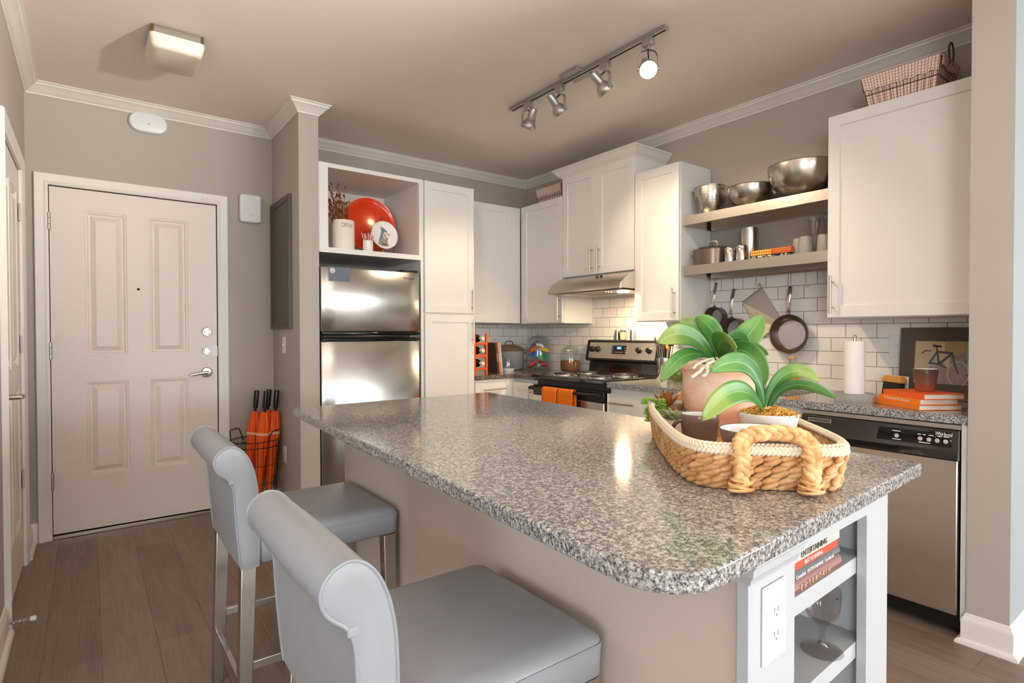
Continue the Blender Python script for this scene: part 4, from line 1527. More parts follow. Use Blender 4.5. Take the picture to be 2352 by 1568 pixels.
# ------------------------------------------------------------------ track light
tl = thing('track_light', 'silver ceiling track with four adjustable spotlights, lit', 'track light', (2.18, 2.3, ZC))
TX = 2.18
m = MB()
m.box((TX - 0.017, 1.69, ZC - 0.020), (TX + 0.017, 2.905, ZC - 0.0005)).box((TX - 0.017, 1.69, ZC - 0.022), (TX - 0.006, 2.905, ZC - 0.019)).box((TX + 0.006, 1.69, ZC - 0.022), (TX + 0.017, 2.905, ZC - 0.019))
m.box((TX - 0.006, 1.70, ZC - 0.0215), (TX + 0.006, 2.895, ZC - 0.0195), 1)
m.build('track', [SILVERP, DARKGAP], tl, smooth=False)
MB().box((TX - 0.062, 2.235, ZC - 0.016), (TX + 0.062, 2.375, ZC - 0.0007)).build('canopy', SILVERP, tl, bevel=0.003)


def head(y, aim, spin, power, cone):
    """adapter, yoke, gimbal lamp aimed along a direction"""
    ad = MB().box((TX - 0.016, y - 0.028, ZC - 0.056), (TX + 0.016, y + 0.028, ZC - 0.0205)).build('adapter', SILVERP, tl, bevel=0.002)
    pv = Vector((TX, y, ZC - 0.165))
    d = (Vector(aim) - pv).normalized()
    MB().lathe([(0.006, ZC - 0.07), (0.006, ZC - 0.056)], (TX, y, 0), 'z', 10).build('stem', CHROME, ad)
    h = Vector((d.x, d.y, 0)).normalized()
    sd = Vector((-h.y, h.x, 0))           # yoke side direction
    hw_ = 0.047
    pts = [pv + sd * hw_, pv + sd * hw_ + Vector((0, 0, 0.062)), pv + sd * (hw_ * 0.72) + Vector((0, 0, 0.085)), pv + Vector((0, 0, 0.095)), pv - sd * (hw_ * 0.72) + Vector((0, 0, 0.085)), pv - sd * hw_ + Vector((0, 0, 0.062)), pv - sd * hw_]
    yk = MB()
    rs = []
    for i, p in enumerate(pts):
        t = (pts[min(i + 1, 6)] - pts[max(i - 1, 0)]).normalized()
        nrm = t.cross(h).normalized()
        rs.append([p + h * 0.009 + nrm * 0.0014, p - h * 0.009 + nrm * 0.0014, p - h * 0.009 - nrm * 0.0014, p + h * 0.009 - nrm * 0.0014])
    yk.rings(rs)
    y_ = yk.build('yoke', SILVERP, tl, smooth=False)
    for s_ in (-1, 1):
        e = pv + sd * (s_ * hw_)
        MB(Matrix.Translation(e) @ sd.to_track_quat('Z', 'Y').to_matrix().to_4x4()).lathe([(0.009, -0.006), (0.009, 0.006), (0.0, 0.007)] if s_ > 0 else [(0.0, -0.007), (0.009, -0.006), (0.009, 0.006)], (0, 0, 0), 'z', 12).build('knob', SILVERP, y_)
    Q = Matrix.Translation(pv) @ d.to_track_quat('Z', 'Y').to_matrix().to_4x4()
    lampb = MB(Q).lathe([(0.0, -0.105), (0.021, -0.105), (0.0225, -0.102), (0.0225, -0.046), (0.021, -0.040), (0.030, -0.030), (0.043, -0.008), (0.0435, -0.004), (0.0435, 0.014), (0.042, 0.016), (0.0395, 0.014), (0.0385, 0.009), (0.0, 0.008)], (0, 0, 0), 'z', 32).build('lamp_head', SILVERP, tl, angle=40)
    MB(Q).lathe([(0.0, 0.0125), (0.030, 0.0118), (0.0375, 0.0105), (0.0375, 0.0092)], (0, 0, 0), 'z', 28).build('bulb', BULB, lampb)
    MB(Q).lathe([(0.036, -0.0175), (0.0368, -0.0165), (0.0368, -0.0150), (0.038, -0.0145)], (0, 0, 0), 'z', 28, caps=False).build('vent_slot', DARKGAP, lampb)
    b0 = pv + Vector((0, 0, 0.095))
    b1 = Q @ Vector((0, 0, -0.10))
    mid = (b0 + b1) / 2 + sd * 0.03 - h * 0.045
    MB().tube([bez(b0, b0 - h * 0.02 - Vector((0, 0, 0.03)), mid - Vector((0, 0, 0.03)), b1, k / 12) for k in range(13)], 0.003, 6).build('cable', BLACK, tl)
    lamp('spot', 'SPOT', pv + d * 0.022, power, (1, 0.82, 0.58), pv + d * 2, parent=tl, spot_size=math.radians(cone), spot_blend=0.75, shadow_soft_size=0.03)


head(2.730, (2.18, 3.60, 1.10), 0, 20, 74)
head(2.440, (3.10, 2.35, 1.50), 0, 17, 74)
head(2.085, (3.35, 1.75, 1.25), 0, 28, 80)
head(1.800, (1.0, 0.45, 0.90), 0, 24, 74)

# ------------------------------------------------------------------ steel shelves and what stands on them
for (zt, lab) in ((1.955, 'upper stainless wall shelf carrying the mixing bowls'), (1.637, 'lower stainless wall shelf above the hanging pans')):
    t = thing('steel_shelf', lab, 'shelf', (3.2, 1.79, zt), 'stainless wall shelves')
    m = MB()
    y0, y1, x0 = 1.346, 2.2425, 3.050
    th = 0.057
    m.box((x0, y0, zt - th), (x0 + 0.003, y1, zt)).box((x0 + 0.003, y0, zt - 0.003), (XS - 0.009, y1, zt)).box((x0 + 0.003, y0, zt - th), (x0 + 0.02, y1, zt - th + 0.002)).box((x0 + 0.003, y1 - 0.002, zt - th), (XS - 0.009, y1, zt - 0.003)).box((x0 + 0.003, y0, zt - th), (XS - 0.009, y0 + 0.002, zt - 0.003))
    m.build('shelf_board', STEEL, t, smooth=False)
    MB().box((XS - 0.036, y0 + 0.004, zt - th - 0.004), (XS - 0.0095, y1 - 0.02, zt - 0.004)).build('wall_bracket', STEEL, t, smooth=False)

# hanging rail with hooks
RX = 3.32
hr_ = thing('hanging_rail', 'thin steel rod under the lower shelf that the hooks hang on', 'rail', (RX, 1.8, 1.568))
MB().tube([(RX, 1.36, 1.568), (RX, 2.225, 1.568)], 0.004, 8).build('rod', NICKEL, hr_)
for y in (1.37, 2.215):
    MB().tube([(RX, y, 1.568), (XS - 0.020, y, 1.568), (XS - 0.0085, y, 1.568)], 0.0045, 8).build('bracket', NICKEL, hr_)


def hook(y, zb, lab, tilt=0.0):
    m = MB()
    r = 0.0085
    pts = arc((0, 1.568), r, PI * 1.05, 0, 8, 'yz', 0)[::1]
    pts = [(0, y + r * math.cos(a), 1.568 + r * math.sin(a)) for a in [PI * 1.1 - (PI * 1.1) * i / 8 for i in range(9)]]
    pts = [(RX, p[1], p[2]) for p in pts]
    zl = zb + 0.010
    pts.append((RX, y + r - 0.002, (1.568 + zl) / 2))
    pts += [(RX, y - 0.002 + 0.0105 * math.cos(a), zl - 0.002 + 0.0105 * math.sin(a)) for a in [0 - (PI * 1.05) * i / 8 for i in range(9)]]
    m.tube(pts, 0.0018, 6)
    o = m.build('hook', NICKEL, None, loc=(RX, y, 1.57))
    tag(o, lab, 'hook', 's hooks on the steel rod')
    return o


hook(2.168, 1.535, 'steel hook holding the leftmost saucepan')
hook(2.038, 1.488, 'steel hook holding the second saucepan')
hook(1.882, 1.505, 'steel hook holding the oven mitt')
hook(1.682, 1.482, 'steel hook holding the frying pan')
hook(1.579, 1.478, 'empty long steel hook right of the frying pan')
hook(1.512, 1.522, 'empty short steel hook nearest the big wall cabinet')


def pan(kind, label, y, zc, R, depth, xw, hang_z, lean=0.0):
    """hangs on its handle against the tiles: the opening faces -x, towards the room"""
    t = thing(kind, label, 'pan', (xw, y, zc))
    F = Matrix.Translation((xw, y, zc)) @ Matrix.Rotation(lean, 4, 'Y') @ Matrix(((0, 0, -1, 0), (-1, 0, 0, 0), (0, 1, 0, 0), (0, 0, 0, 1)))
    if kind == 'frying_pan':
        out = [(0.0, 0.0), (R * 0.72, 0.0), (R * 0.80, 0.004), (R * 0.98, depth - 0.002), (R, depth)]
        inn = [(R * 0.985, depth), (R * 0.955, depth - 0.004), (R * 0.77, 0.0055), (R * 0.70, 0.0032)]
    else:
        out = [(0.0, 0.0), (R * 0.90, 0.0), (R * 0.97, 0.008), (R, depth - 0.002), (R * 1.02, depth)]
        inn = [(R * 0.99, depth), (R * 0.965, depth - 0.004), (R * 0.94, 0.012), (R * 0.86, 0.0032)]
    m = MB(F)
    m.lathe(out + inn, (0, 0, 0), 'z', 44, caps=False)
    m.build('pan_body', [PANW], t, angle=50)
    MB(F).lathe([(inn[-1][0], 0.0032), (0.0, 0.0033)], (0, 0, 0), 'z', 44).build('cooking_surface', PANI, t)
    hl = hang_z - zc
    pts = [(0, R * 0.96, depth * 0.75), (0, R + 0.03, depth * 0.9), (0, R + 0.06, depth + 0.006), (0, hl - 0.03, depth * 0.75), (0, hl, depth * 0.55)]
    m = MB(F)
    rs = []
    wds = (0.011, 0.0085, 0.011, 0.0145, 0.012)
    pp = []
    for k in range(21):
        f = k / 20 * 4
        i = min(int(f), 3)
        q = f - i
        a = bez((0, R * 0.96, depth * 0.80), (0, R + 0.045, depth + 0.016), (0, hl - 0.07, depth * 0.95), (0, hl, depth * 0.55), k / 20)
        pp.append((a, wds[i] * (1 - q) + wds[i + 1] * q))
    for a, wq in pp:
        rs.append([a + Vector((-wq, 0, -0.001)), a + Vector((-wq * 0.7, 0, 0.003)), a + Vector((wq * 0.7, 0, 0.003)), a + Vector((wq, 0, -0.001)), a + Vector((wq * 0.6, 0, -0.003)), a + Vector((-wq * 0.6, 0, -0.003))])
    m.rings(rs)
    hn = m.build('handle', CHROME, t, angle=50)
    MB(F).lathe([(0.0055, 0.0), (0.0055, 0.0012), (0.003, 0.0012), (0.003, 0.0)], (0, hl - 0.008, depth * 0.59 + 0.0035), 'z', 14).build('hanging_hole', DARKGAP, hn)
    MB(F).lathe([(0.006, 0.0), (0.005, 0.003), (0.0, 0.0035)], (0, R + 0.012, depth * 0.86), 'z', 10).build('rivet', DARKGAP, hn)
    return t


pan('saucepan', 'small saucepan hanging leftmost on the steel rod', 2.172, 1.318, 0.064, 0.075, XS - 0.012, 1.542)
pan('saucepan', 'second dark saucepan hanging behind the orchid leaves', 2.040, 1.226, 0.082, 0.085, XS - 0.012, 1.494)
pan('frying_pan', 'frying pan with grey base hanging on the tiles right of the mitt', 1.680, 1.203, 0.117, 0.042, XS - 0.030, 1.486)

# oven mitt: quilted square hung by a corner
mt = thing('oven_mitt', 'grey and quilted cream pot holder hanging beside the frying pan', 'oven mitt', (3.345, 1.87, 1.5))
TOPP, LFT, RGT, BOT = Vector((1.880, 1.497)), Vector((2.008, 1.412)), Vector((1.745, 1.285)), Vector((1.875, 1.18))
A_, B_ = LFT.lerp(BOT, 0.0), RGT


def quad_surf(p0, p1, p2, p3, x0, puff, q=0.0):
    def fn(u, v_):
        p = (p0.lerp(p1, u)).lerp(p3.lerp(p2, u), v_)
        e = min(1, 6 * min(u, 1 - u)) * min(1, 6 * min(v_, 1 - v_))
        return (x0 - puff * e - q * (abs(math.sin(u * PI * 3)) * abs(math.sin(v_ * PI * 3))) ** 0.5, p.x, p.y)
    return fn


MB().surf(quad_surf(TOPP, LFT, BOT, RGT, 3.3635, 0.004, 0.0), 12, 12).build('backing', MITT, mt, solid=0.006)
MB().surf(quad_surf(LFT - Vector((0.002, 0.004)), BOT, BOT + Vector((-0.02, 0.01)), RGT - Vector((-0.002, 0.01)), 3.357, 0.002, 0.005), 30, 30).build('pocket', MITTQ, mt, solid=0.004)
MB().tube([(3.360, 1.880, 1.495), (3.345, 1.884, 1.515), (3.340, 1.882, 1.522), (3.340, 1.878, 1.515), (3.360, 1.879, 1.495)], 0.003, 6).build('loop', MITT, mt)

SH1 = 1.9555
# colander
c0 = Vector((3.20, 2.137, SH1))
co = thing('colander', 'tall perforated steel colander on the upper shelf', 'colander', c0)
Rk = 0.098
m = MB()
prof = [(0.0, 0.004), (0.055, 0.004), (0.064, 0.012), (0.074, 0.040), (0.090, 0.085), (0.097, 0.14), (Rk, 0.185), (Rk + 0.004, 0.187), (Rk + 0.003, 0.183), (Rk - 0.002, 0.181), (0.095, 0.14), (0.088, 0.085), (0.072, 0.042), (0.06, 0.014), (0.0, 0.008)]
m.lathe(prof, c0, 'z', 48, caps=False)
m.lathe([(0.06, 0.0), (0.062, 0.004), (0.056, 0.012)], c0, 'z', 40, caps=False)
m.build('pot_body', STEELB, co, angle=40)
m = MB()
for g_ in range(6):
    a0 = 2 * PI * g_ / 6 + 0.55
    for i in range(9):
        for j in range(9):
            z = 0.045 + j * 0.0095
            a = a0 + (i - 4 + 0.5 * (j % 2)) * 0.066
            if abs(i - 4) + abs(j - 4) > 5.5:
                continue
            r = 0.0745 + (0.0905 - 0.0745) * (z - 0.040) / 0.045 if z < 0.085 else 0.0905 + 0.0068 * (z - 0.085) / 0.055
            m.ell((c0.x + (r + 0.0003) * math.cos(a), c0.y + (r + 0.0003) * math.sin(a), c0.z + z), (0.0014, 0.0026, 0.0026), Matrix.Rotation(a, 3, 'Z'), 6, 4)
o = m.build('hole_pattern', DARKGAP, co)
for s_ in (-1, 1):
    pts = []
    for k in range(13):
        a = PI * k / 12
        pts.append((c0.x - 0.04 * math.cos(a) * 1.0, c0.y + s_ * (Rk + 0.002 + 0.026 * math.sin(a)), c0.z + 0.168))
    MB().tube(pts, 0.0045, 8).build('handle', CHROME, co)


def bowl(label, cx, cy, z, R, H, name='mixing_bowl', mat=STEELB, cat='bowl'):
    t = thing(name, label, cat, (cx, cy, z), 'steel mixing bowls')
    prof = []
    for k in range(15):
        a = (PI / 2) * k / 14
        prof.append((max(R * math.sin(a) ** 0.85, 0.30 * R if k > 0 else 0), H * (1 - math.cos(a) ** 1.0)))
    prof[0] = (0.0, 0.001)
    prof[1] = (0.32 * R, 0.001)
    prof[2] = (0.40 * R, 0.006)
    inn = [(max(r - 0.0022, 0), h + 0.002) for r, h in reversed(prof)]
    m = MB().lathe(prof + [(R + 0.004, H + 0.001), (R + 0.003, H + 0.004)] + inn, (cx, cy, z), 'z', 56, caps=False)
    m.build('bowl_shell', mat, t, angle=45)
    return t


bowl('medium steel mixing bowl between colander and large bowl', 3.190, 1.855, SH1, 0.130, 0.128)
bowl('large steel mixing bowl at the right end of the upper shelf', 3.180, 1.545, SH1, 0.175, 0.178)

SH2 = 1.6375
c0 = Vector((3.19, 2.112, SH2))
po = thing('stock_pot', 'lidded bronze grey casserole pot on the lower shelf', 'pot', c0)
MB().lathe([(0.0, 0.0), (0.108, 0.0), (0.115, 0.006), (0.118, 0.05), (0.119, 0.098), (0.121, 0.100), (0.117, 0.100), (0.113, 0.05), (0.108, 0.008), (0.0, 0.006)], c0, 'z', 48, caps=False).build('pot_body', PANO, po, angle=40)
ld_ = MB().lathe([(0.122, 0.1005), (0.123, 0.103), (0.120, 0.106), (0.09, 0.117), (0.05, 0.124), (0.0, 0.127)], c0, 'z', 48).build('lid', PANO, po, angle=50)
MB().lathe([(0.1225, 0.1003), (0.1245, 0.103), (0.1215, 0.1055)], c0, 'z', 48, caps=False).build('rim_edge', CHROME, ld_)
MB().tube([(c0.x, c0.y - 0.036 + 0.0, c0.z + 0.124)] + [(c0.x, c0.y - 0.036 * math.cos(PI * k / 12), c0.z + 0.132 + 0.026 * math.sin(PI * k / 12) ** 0.6) for k in range(13)] + [(c0.x, c0.y + 0.036, c0.z + 0.124)], 0.0045, 8, flat=1.5).build('lid_handle', CHROME, ld_)
for s_ in (-1, 1):
    MB().tube([(c0.x - 0.035 * math.cos(PI * k / 12), c0.y + s_ * (0.116 + 0.045 * math.sin(PI * k / 12) ** 0.7), c0.z + 0.078 + 0.006 * math.sin(PI * k / 12)) for k in range(13)], 0.0055, 8, flat=1.4).build('side_handle', CHROME, po)


def canister(label, cx, cy, z, R, H, lid=True, name='steel_canister', group='steel canisters on the lower shelf'):
    t = thing(name, label, 'canister', (cx, cy, z), group)
    MB().lathe([(0.0, 0.0), (R * 0.97, 0.0), (R, 0.003), (R, H - 0.012), (R * 0.98, H - 0.011), (0.0, H - 0.011)] if lid else [(0.0, 0.0), (R * 0.97, 0.0), (R, 0.003), (R, H), (R - 0.002, H), (R - 0.002, 0.004), (0, 0.004)], (cx, cy, z), 'z', 36, caps=False).build('can', CHROME if lid else STEELB, t, angle=40)
    if lid:
        MB().lathe([(R * 1.03, H - 0.016), (R * 1.03, H - 0.004), (R * 0.97, H), (0.0, H + 0.001)], (cx, cy, z), 'z', 36).build('lid', CHROME, t)
    return t


canister('small steel canister between the pot and the tall cup', 3.120, 1.948, SH2, 0.0285, 0.090)
canister('small steel canister in front of the tall steel cup', 3.125, 1.872, SH2, 0.031, 0.094)
canister('tall straight steel cup behind the small canisters', 3.235, 1.888, SH2, 0.052, 0.212, False, 'utensil_cup')
t = thing('pepper_mill', 'dark slim bottle standing behind the tall steel cup', 'bottle', (3.30, 1.968, SH2))
MB().lathe([(0.0, 0), (0.014, 0), (0.014, 0.15), (0.010, 0.165), (0.010, 0.185), (0.0, 0.186)], (3.30, 1.968, SH2), 'z', 18).build('bottle_body', BLACK, t)


def folded(name, label, mat, y0, y1, x0, x1, z, th, layers, group, jag=0.0):
    m = MB()
    for k in range(layers):
        zz_ = z + k * th / layers
        e = 0.002 * k

        def up(u, v_, zz_=zz_, e=e):
            a = 2 * PI * u
            cx_, cz_ = math.cos(a), math.sin(a)
            sg = lambda q: math.copysign(abs(q) ** 0.35, q)
            return ((x0 + x1) / 2 + sg(cx_) * ((x1 - x0) / 2 - e), y0 + (y1 - y0) * v_ + jag * math.sin(v_ * 7 + k), zz_ + th / layers * 0.5 * (1 + sg(cz_)) + jag * math.sin(5 * v_ + 2 * u + k) * 0.6)
        rs = [[up(i / 20, j / 10) for i in range(20)] for j in range(11)]
        m.rings(rs)
    o = m.build(name, mat, None, loc=((x0 + x1) / 2, (y0 + y1) / 2, z))
    tag(o, label, 'towel', group)
    return o


folded('folded_towel', 'black and white print cloth folded at the bottom of the towel stack', TOWELB, 1.590, 1.795, 3.10, 3.26, SH2 + 0.001, 0.018, 2, 'folded towels on the lower shelf')
folded('folded_towel', 'orange check towel folded on the left of the stack', TOWELO, 1.675, 1.800, 3.10, 3.25, SH2 + 0.0205, 0.032, 2, 'folded towels on the lower shelf')
folded('folded_towel', 'red orange striped towel folded on the right of the stack', TOWELR, 1.565, 1.672, 3.10, 3.25, SH2 + 0.0205, 0.034, 3, 'folded towels on the lower shelf')


def tumbler(label, cx, cy, z, R0, R1, H, mat, up=True, fill=None, name='drinking_glass', base=None):
    t = thing(name, label, 'glass', (cx, cy, z), 'glasses on the lower shelf')
    pr_ = [(0.0, 0.0), (R0, 0.0), (R0 + 0.001, 0.004), (R1, H), (R1 - 0.0018, H), (R0 - 0.0008, 0.008), (0.0, 0.007)]
    if not up:
        pr_ = [(r, H - h) for r, h in pr_]
    MB().lathe(pr_, (cx, cy, z), 'z', 32, caps=False).build('glass_wall', mat, t, angle=40)
    if base:
        MB().lathe([(R0 * 1.02, H - 0.014), (R0 * 1.0, H + 0.0005), (0, H + 0.001)] if not up else [(0, 0), (R0, 0), (R0, 0.012)], (cx, cy, z), 'z', 32).build('base_band', base, t)
    return t


FROST = pbr('frosted_glass', (232, 222, 214), 0.25, trans=0.6)
zt = SH2
for (cx_, cy_, lab) in ((3.16, 1.548, 'upside down glass with dark base at the left of the glasses'), (3.115, 1.492, 'upside down glass with dark base nearest the shelf edge'), (3.135, 1.405, 'upside down glass nearest the big cabinet')):
    tumbler(lab, cx_, cy_, zt, 0.030, 0.036, 0.094, FROST, False, base=pbr('smoke_base', (92, 82, 76), 0.2))
tumbler('smoky tumbler stacked on the upside down glasses', 3.13, 1.462, zt + 0.0960, 0.026, 0.042, 0.092, SMOKE, True)
tumbler('second smoky tumbler half hidden by the big cabinet', 3.17, 1.383, zt + 0.0960, 0.026, 0.042, 0.098, SMOKE, True)

# unseen lamp added behind the camera to wash the ceiling with fill light
fl_ = thing('fill_lamp', 'black fill lamp added out of view behind the camera', 'lamp', (2.0, -0.70, 0.012))
MB().lathe([(0.0, 0.0), (0.14, 0.0), (0.14, 0.015), (0.02, 0.028), (0.0, 0.03)], (2.0, -0.70, 0.0122), 'z', 32).build('base', BLACK, fl_)
MB().tube([(2.0, -0.70, 0.035), (2.0, -0.70, 1.62)], 0.011, 12).build('pole', BLACK, fl_)
pv = Vector((2.0, -0.70, 1.68))
d = (Vector((0.35, 1.0, ZC)) - pv).normalized()
Q = Matrix.Translation(pv) @ d.to_track_quat('Z', 'Y').to_matrix().to_4x4()
hd_ = MB(Q).lathe([(0.0, -0.07), (0.04, -0.07), (0.075, 0.03), (0.072, 0.03), (0.038, -0.062), (0.0, -0.062)], (0, 0, 0), 'z', 32, caps=False).build('lamp_shade', BLACK, fl_)
MB(Q).ell((0, 0, -0.02), (0.022, 0.022, 0.022), None, 12, 8).build('bulb', BULB, hd_)
lamp('uplight', 'SPOT', pv + d * 0.032, FILL_LAMP_POWER, (1, 0.93, 0.84), pv + d * 3, parent=fl_, spot_size=math.radians(76), spot_blend=1.0, shadow_soft_size=0.06)

# ------------------------------------------------------------------ display niche above the fridge
NZ = 1.7695
cv = thing('canister_vase', 'white canister lettered CONTAIN holding dried stems', 'vase', (1.392, 3.765, NZ))
MB().lathe([(0.0, 0.0), (0.072, 0.0), (0.076, 0.004), (0.076, 0.203), (0.0745, 0.206), (0.071, 0.203), (0.071, 0.01), (0.0, 0.008)], (1.392, 3.765, NZ), 'z', 48, caps=False).build('jar', CREAM, cv, angle=40)
for i, c in enumerate('CONTAIN'):
    a = -PI / 2 - 0.02 + (i - 3) * 0.145
    Fc = Matrix.Translation((1.392, 3.765, NZ)) @ Matrix.Rotation(a + PI / 2, 4, 'Z') @ Matrix(((1, 0, 0, 0), (0, 0, -1, -0.076), (0, 1, 0, 0), (0, 0, 0, 1)))
    text(c, 0.040, Fc, 0, 0.166, 0.0002, cv, GREYINK, sx=0.42)
ds = thing('dried_stems', 'bunch of dried brown seed stems standing in the white canister', 'dried flowers', (1.392, 3.765, 1.86))
BRN, BRN2 = pbr('dried_stem', (150, 92, 44), 0.8), pbr('dried_pod', (122, 66, 26), 0.7)
for k in range(46):
    a = rnd.uniform(0, 2 * PI)
    rr = rnd.uniform(0.005, 0.055)
    p0 = Vector((1.392 + rr * 0.6 * math.cos(a), 3.765 + rr * 0.6 * math.sin(a), 1.80))
    top = Vector((1.392 - 0.045 + rnd.uniform(-0.085, 0.085), 3.765 + rnd.uniform(-0.05, 0.07), rnd.uniform(2.03, 2.235)))
    if top.z > 2.13:
        top.x -= 0.03
    top.x = max(top.x, 1.272)
    mid = p0.lerp(top, 0.55) + Vector((rnd.uniform(-.015, .015), rnd.uniform(-.015, .015), 0.02))
    m = MB()
    pts = [bez(p0, p0.lerp(mid, 0.6), mid, top, i / 8) for i in range(9)]
    m.tube(pts, 0.0014, 5)
    for q in range(3):
        c = pts[8 - q] + Vector((rnd.uniform(-.006, .006), rnd.uniform(-.006, .006), rnd.uniform(-.004, .006)))
        m.ell(c, (0.011, 0.0055, 0.0055), (top - mid).to_track_quat('X', 'Z').to_matrix(), 7, 5, 1)
    m.build('stem', [BRN, BRN2], ds)


def easel(label, c, hw, hh, g):
    t = thing('plate_easel', label, 'plate stand', (c[0], c[1], NZ), 'wire plate stands in the niche')
    m = MB()
    x, y = c
    for s_ in (-1, 1):
        m.tube([(x + s_ * hw, y - 0.022, NZ + 0.001), (x + s_ * hw, y - 0.022, NZ + 0.058)], 0.0035, 8)
        m.ell((x + s_ * hw, y - 0.022, NZ + 0.062), (0.0055, 0.0055, 0.0055))
        m.tube([(x + s_ * hw, y - 0.022, NZ + 0.022), (x + s_ * hw * 0.9, y + 0.02, NZ + 0.022), (x, y + 0.05, NZ + 0.03)], 0.003, 8)
        m.tube([(x, y + 0.05, NZ + 0.001), (x + s_ * hw, y - 0.022, NZ + 0.012)], 0.003, 8)
    m.tube([(x, y + 0.05, NZ + 0.001), (x, y + 0.05, NZ + hh)], 0.0035, 8)
    m.ell((x, y + 0.05, NZ + hh + 0.004), (0.0055, 0.0055, 0.0055))
    m.build('wire_frame', BRONZE, t)
    return t


def plate(label, c, R, mat, tilt, rimw=0.022):
    t = thing('plate', label, 'plate', c)
    F = Matrix.Translation(c) @ Matrix.Rotation(-tilt, 4, 'X') @ Matrix(((1, 0, 0, 0), (0, 0, -1, 0), (0, 1, 0, 0), (0, 0, 0, 1)))
    m = MB(F)
    m.lathe([(0.0, 0.0), (R - rimw * 1.2, 0.0), (R - rimw * 0.7, 0.004), (R - 0.003, 0.013), (R, 0.013), (R, 0.010), (R - rimw * 0.7, -0.001), (R - rimw * 1.3, -0.005), (0.0, -0.005)], (0, 0, 0), 'z', 72, caps=False)
    m.build('dish', mat, t, angle=50)
    return t, F


easel('dark wire stand holding the red plate', (1.610, 3.93), 0.10, 0.20, 0)
plate('large orange red platter standing at the back of the niche', (1.662, 3.955, 2.008), 0.203, PLATE, 0.10)
easel('dark wire stand holding the bird plate', (1.697, 3.775), 0.062, 0.275, 0)
bp_, FBP = plate('small white plate painted with a crested blue bird', (1.694, 3.775, 1.912), 0.1, CERAM, 0.14, 0.016)
# bird painting: flat shapes a little above the glaze
def patch(F, pts, mat, h, name='painted_print', parent=None):
    m = MB(F)
    vs = [m.v((u, v_, h)) for u, v_ in pts]
    m.face(vs)
    return m.build(name, mat, parent, smooth=False, recalc=False)


BLU, GRY, CRM, BLK, RST = flat('paint_blue_grey', (104, 128, 150)), flat('paint_grey', (150, 144, 138)), flat('paint_cream', (226, 214, 198)), flat('paint_black', (44, 42, 44)), flat('paint_rust', (206, 96, 48))
for pts, mt_, h in (([(-0.05, -0.075), (-0.04, -0.03), (-0.028, 0.0), (-0.02, 0.03), (-0.024, 0.062), (0.004, 0.05), (0.026, 0.03), (0.032, 0.008), (0.028, -0.02), (0.022, -0.045), (0.034, -0.075), (0.0, -0.09)], GRY, 0.0006),
                    ([(-0.036, -0.04), (-0.026, 0.0), (-0.02, 0.03), (-0.024, 0.062), (0.004, 0.05), (0.026, 0.03), (0.01, 0.028), (-0.004, 0.02), (-0.012, 0.0), (-0.022, -0.03)], BLU, 0.0009),
                    ([(-0.008, 0.018), (0.012, 0.026), (0.028, 0.022), (0.032, 0.006), (0.026, -0.018), (0.008, -0.03), (-0.006, -0.012)], CRM, 0.0010),
                    ([(-0.010, 0.02), (-0.004, 0.02), (0.0, -0.004), (0.012, -0.022), (0.026, -0.024), (0.028, -0.02), (0.013, -0.017), (0.004, 0.0)], BLK, 0.0012),
                    ([(0.03, 0.014), (0.052, 0.004), (0.031, 0.004)], BLK, 0.0012),
                    ([(0.014, 0.014), (0.018, 0.017), (0.022, 0.014), (0.018, 0.011)], BLK, 0.0013),
                    ([(-0.03, -0.052), (-0.012, -0.07), (0.016, -0.07), (0.022, -0.062), (-0.01, -0.062)], BLK, 0.0012),
                    ([(0.008, -0.060), (0.018, -0.060), (0.02, -0.072), (0.008, -0.074)], RST, 0.0014)):
    patch(FBP, pts, mt_, h, 'bird_print', bp_)
sc = thing('straw_cup', 'small white cup standing before the platter', 'cup', (1.548, 3.715, NZ))
MB().lathe([(0.0, 0.0), (0.032, 0.0), (0.034, 0.003), (0.035, 0.080), (0.0335, 0.081), (0.0325, 0.079), (0.032, 0.006), (0.0, 0.005)], (1.548, 3.715, NZ), 'z', 32, caps=False).build('cup_body', CERAM, sc, angle=40)
text('TO', 0.016, F_back(3.715), 1.553, NZ + 0.062, 0.0352, sc, pbr('pale_ink', (200, 192, 182), 0.5))
STRAW = pbr('striped_straw', (240, 232, 226), 0.5)
t = NT(STRAW)
v = t.sep(t.coord())
t.color(t.mix((242, 236, 230), (214, 60, 40), line(t, t.math('ADD', t.math('MULTIPLY', v[2], 75.0), t.math('MULTIPLY', v[0], 60.0)), 0.45)))
for k in range(14):
    a = 2 * PI * k / 14
    rr = 0.010 + 0.013 * (k % 3) / 2
    p0 = Vector((1.548 + rr * 0.5 * math.cos(a), 3.715 + rr * 0.5 * math.sin(a), NZ + 0.006))
    p1 = Vector((1.548 + (0.024 + rr) * math.cos(a) * (1.15 if k % 2 else 0.75), 3.715 + rr * 1.2 * math.sin(a), NZ + 0.122 + 0.016 * ((k * 5) % 4) / 3))
    o = MB().tube([p0, p1], 0.0032, 8).build('paper_straw', STRAW, None, loc=p0)
    tag(o, 'red and white striped paper straw in the small white cup', 'straw', 'striped straws in the white cup')

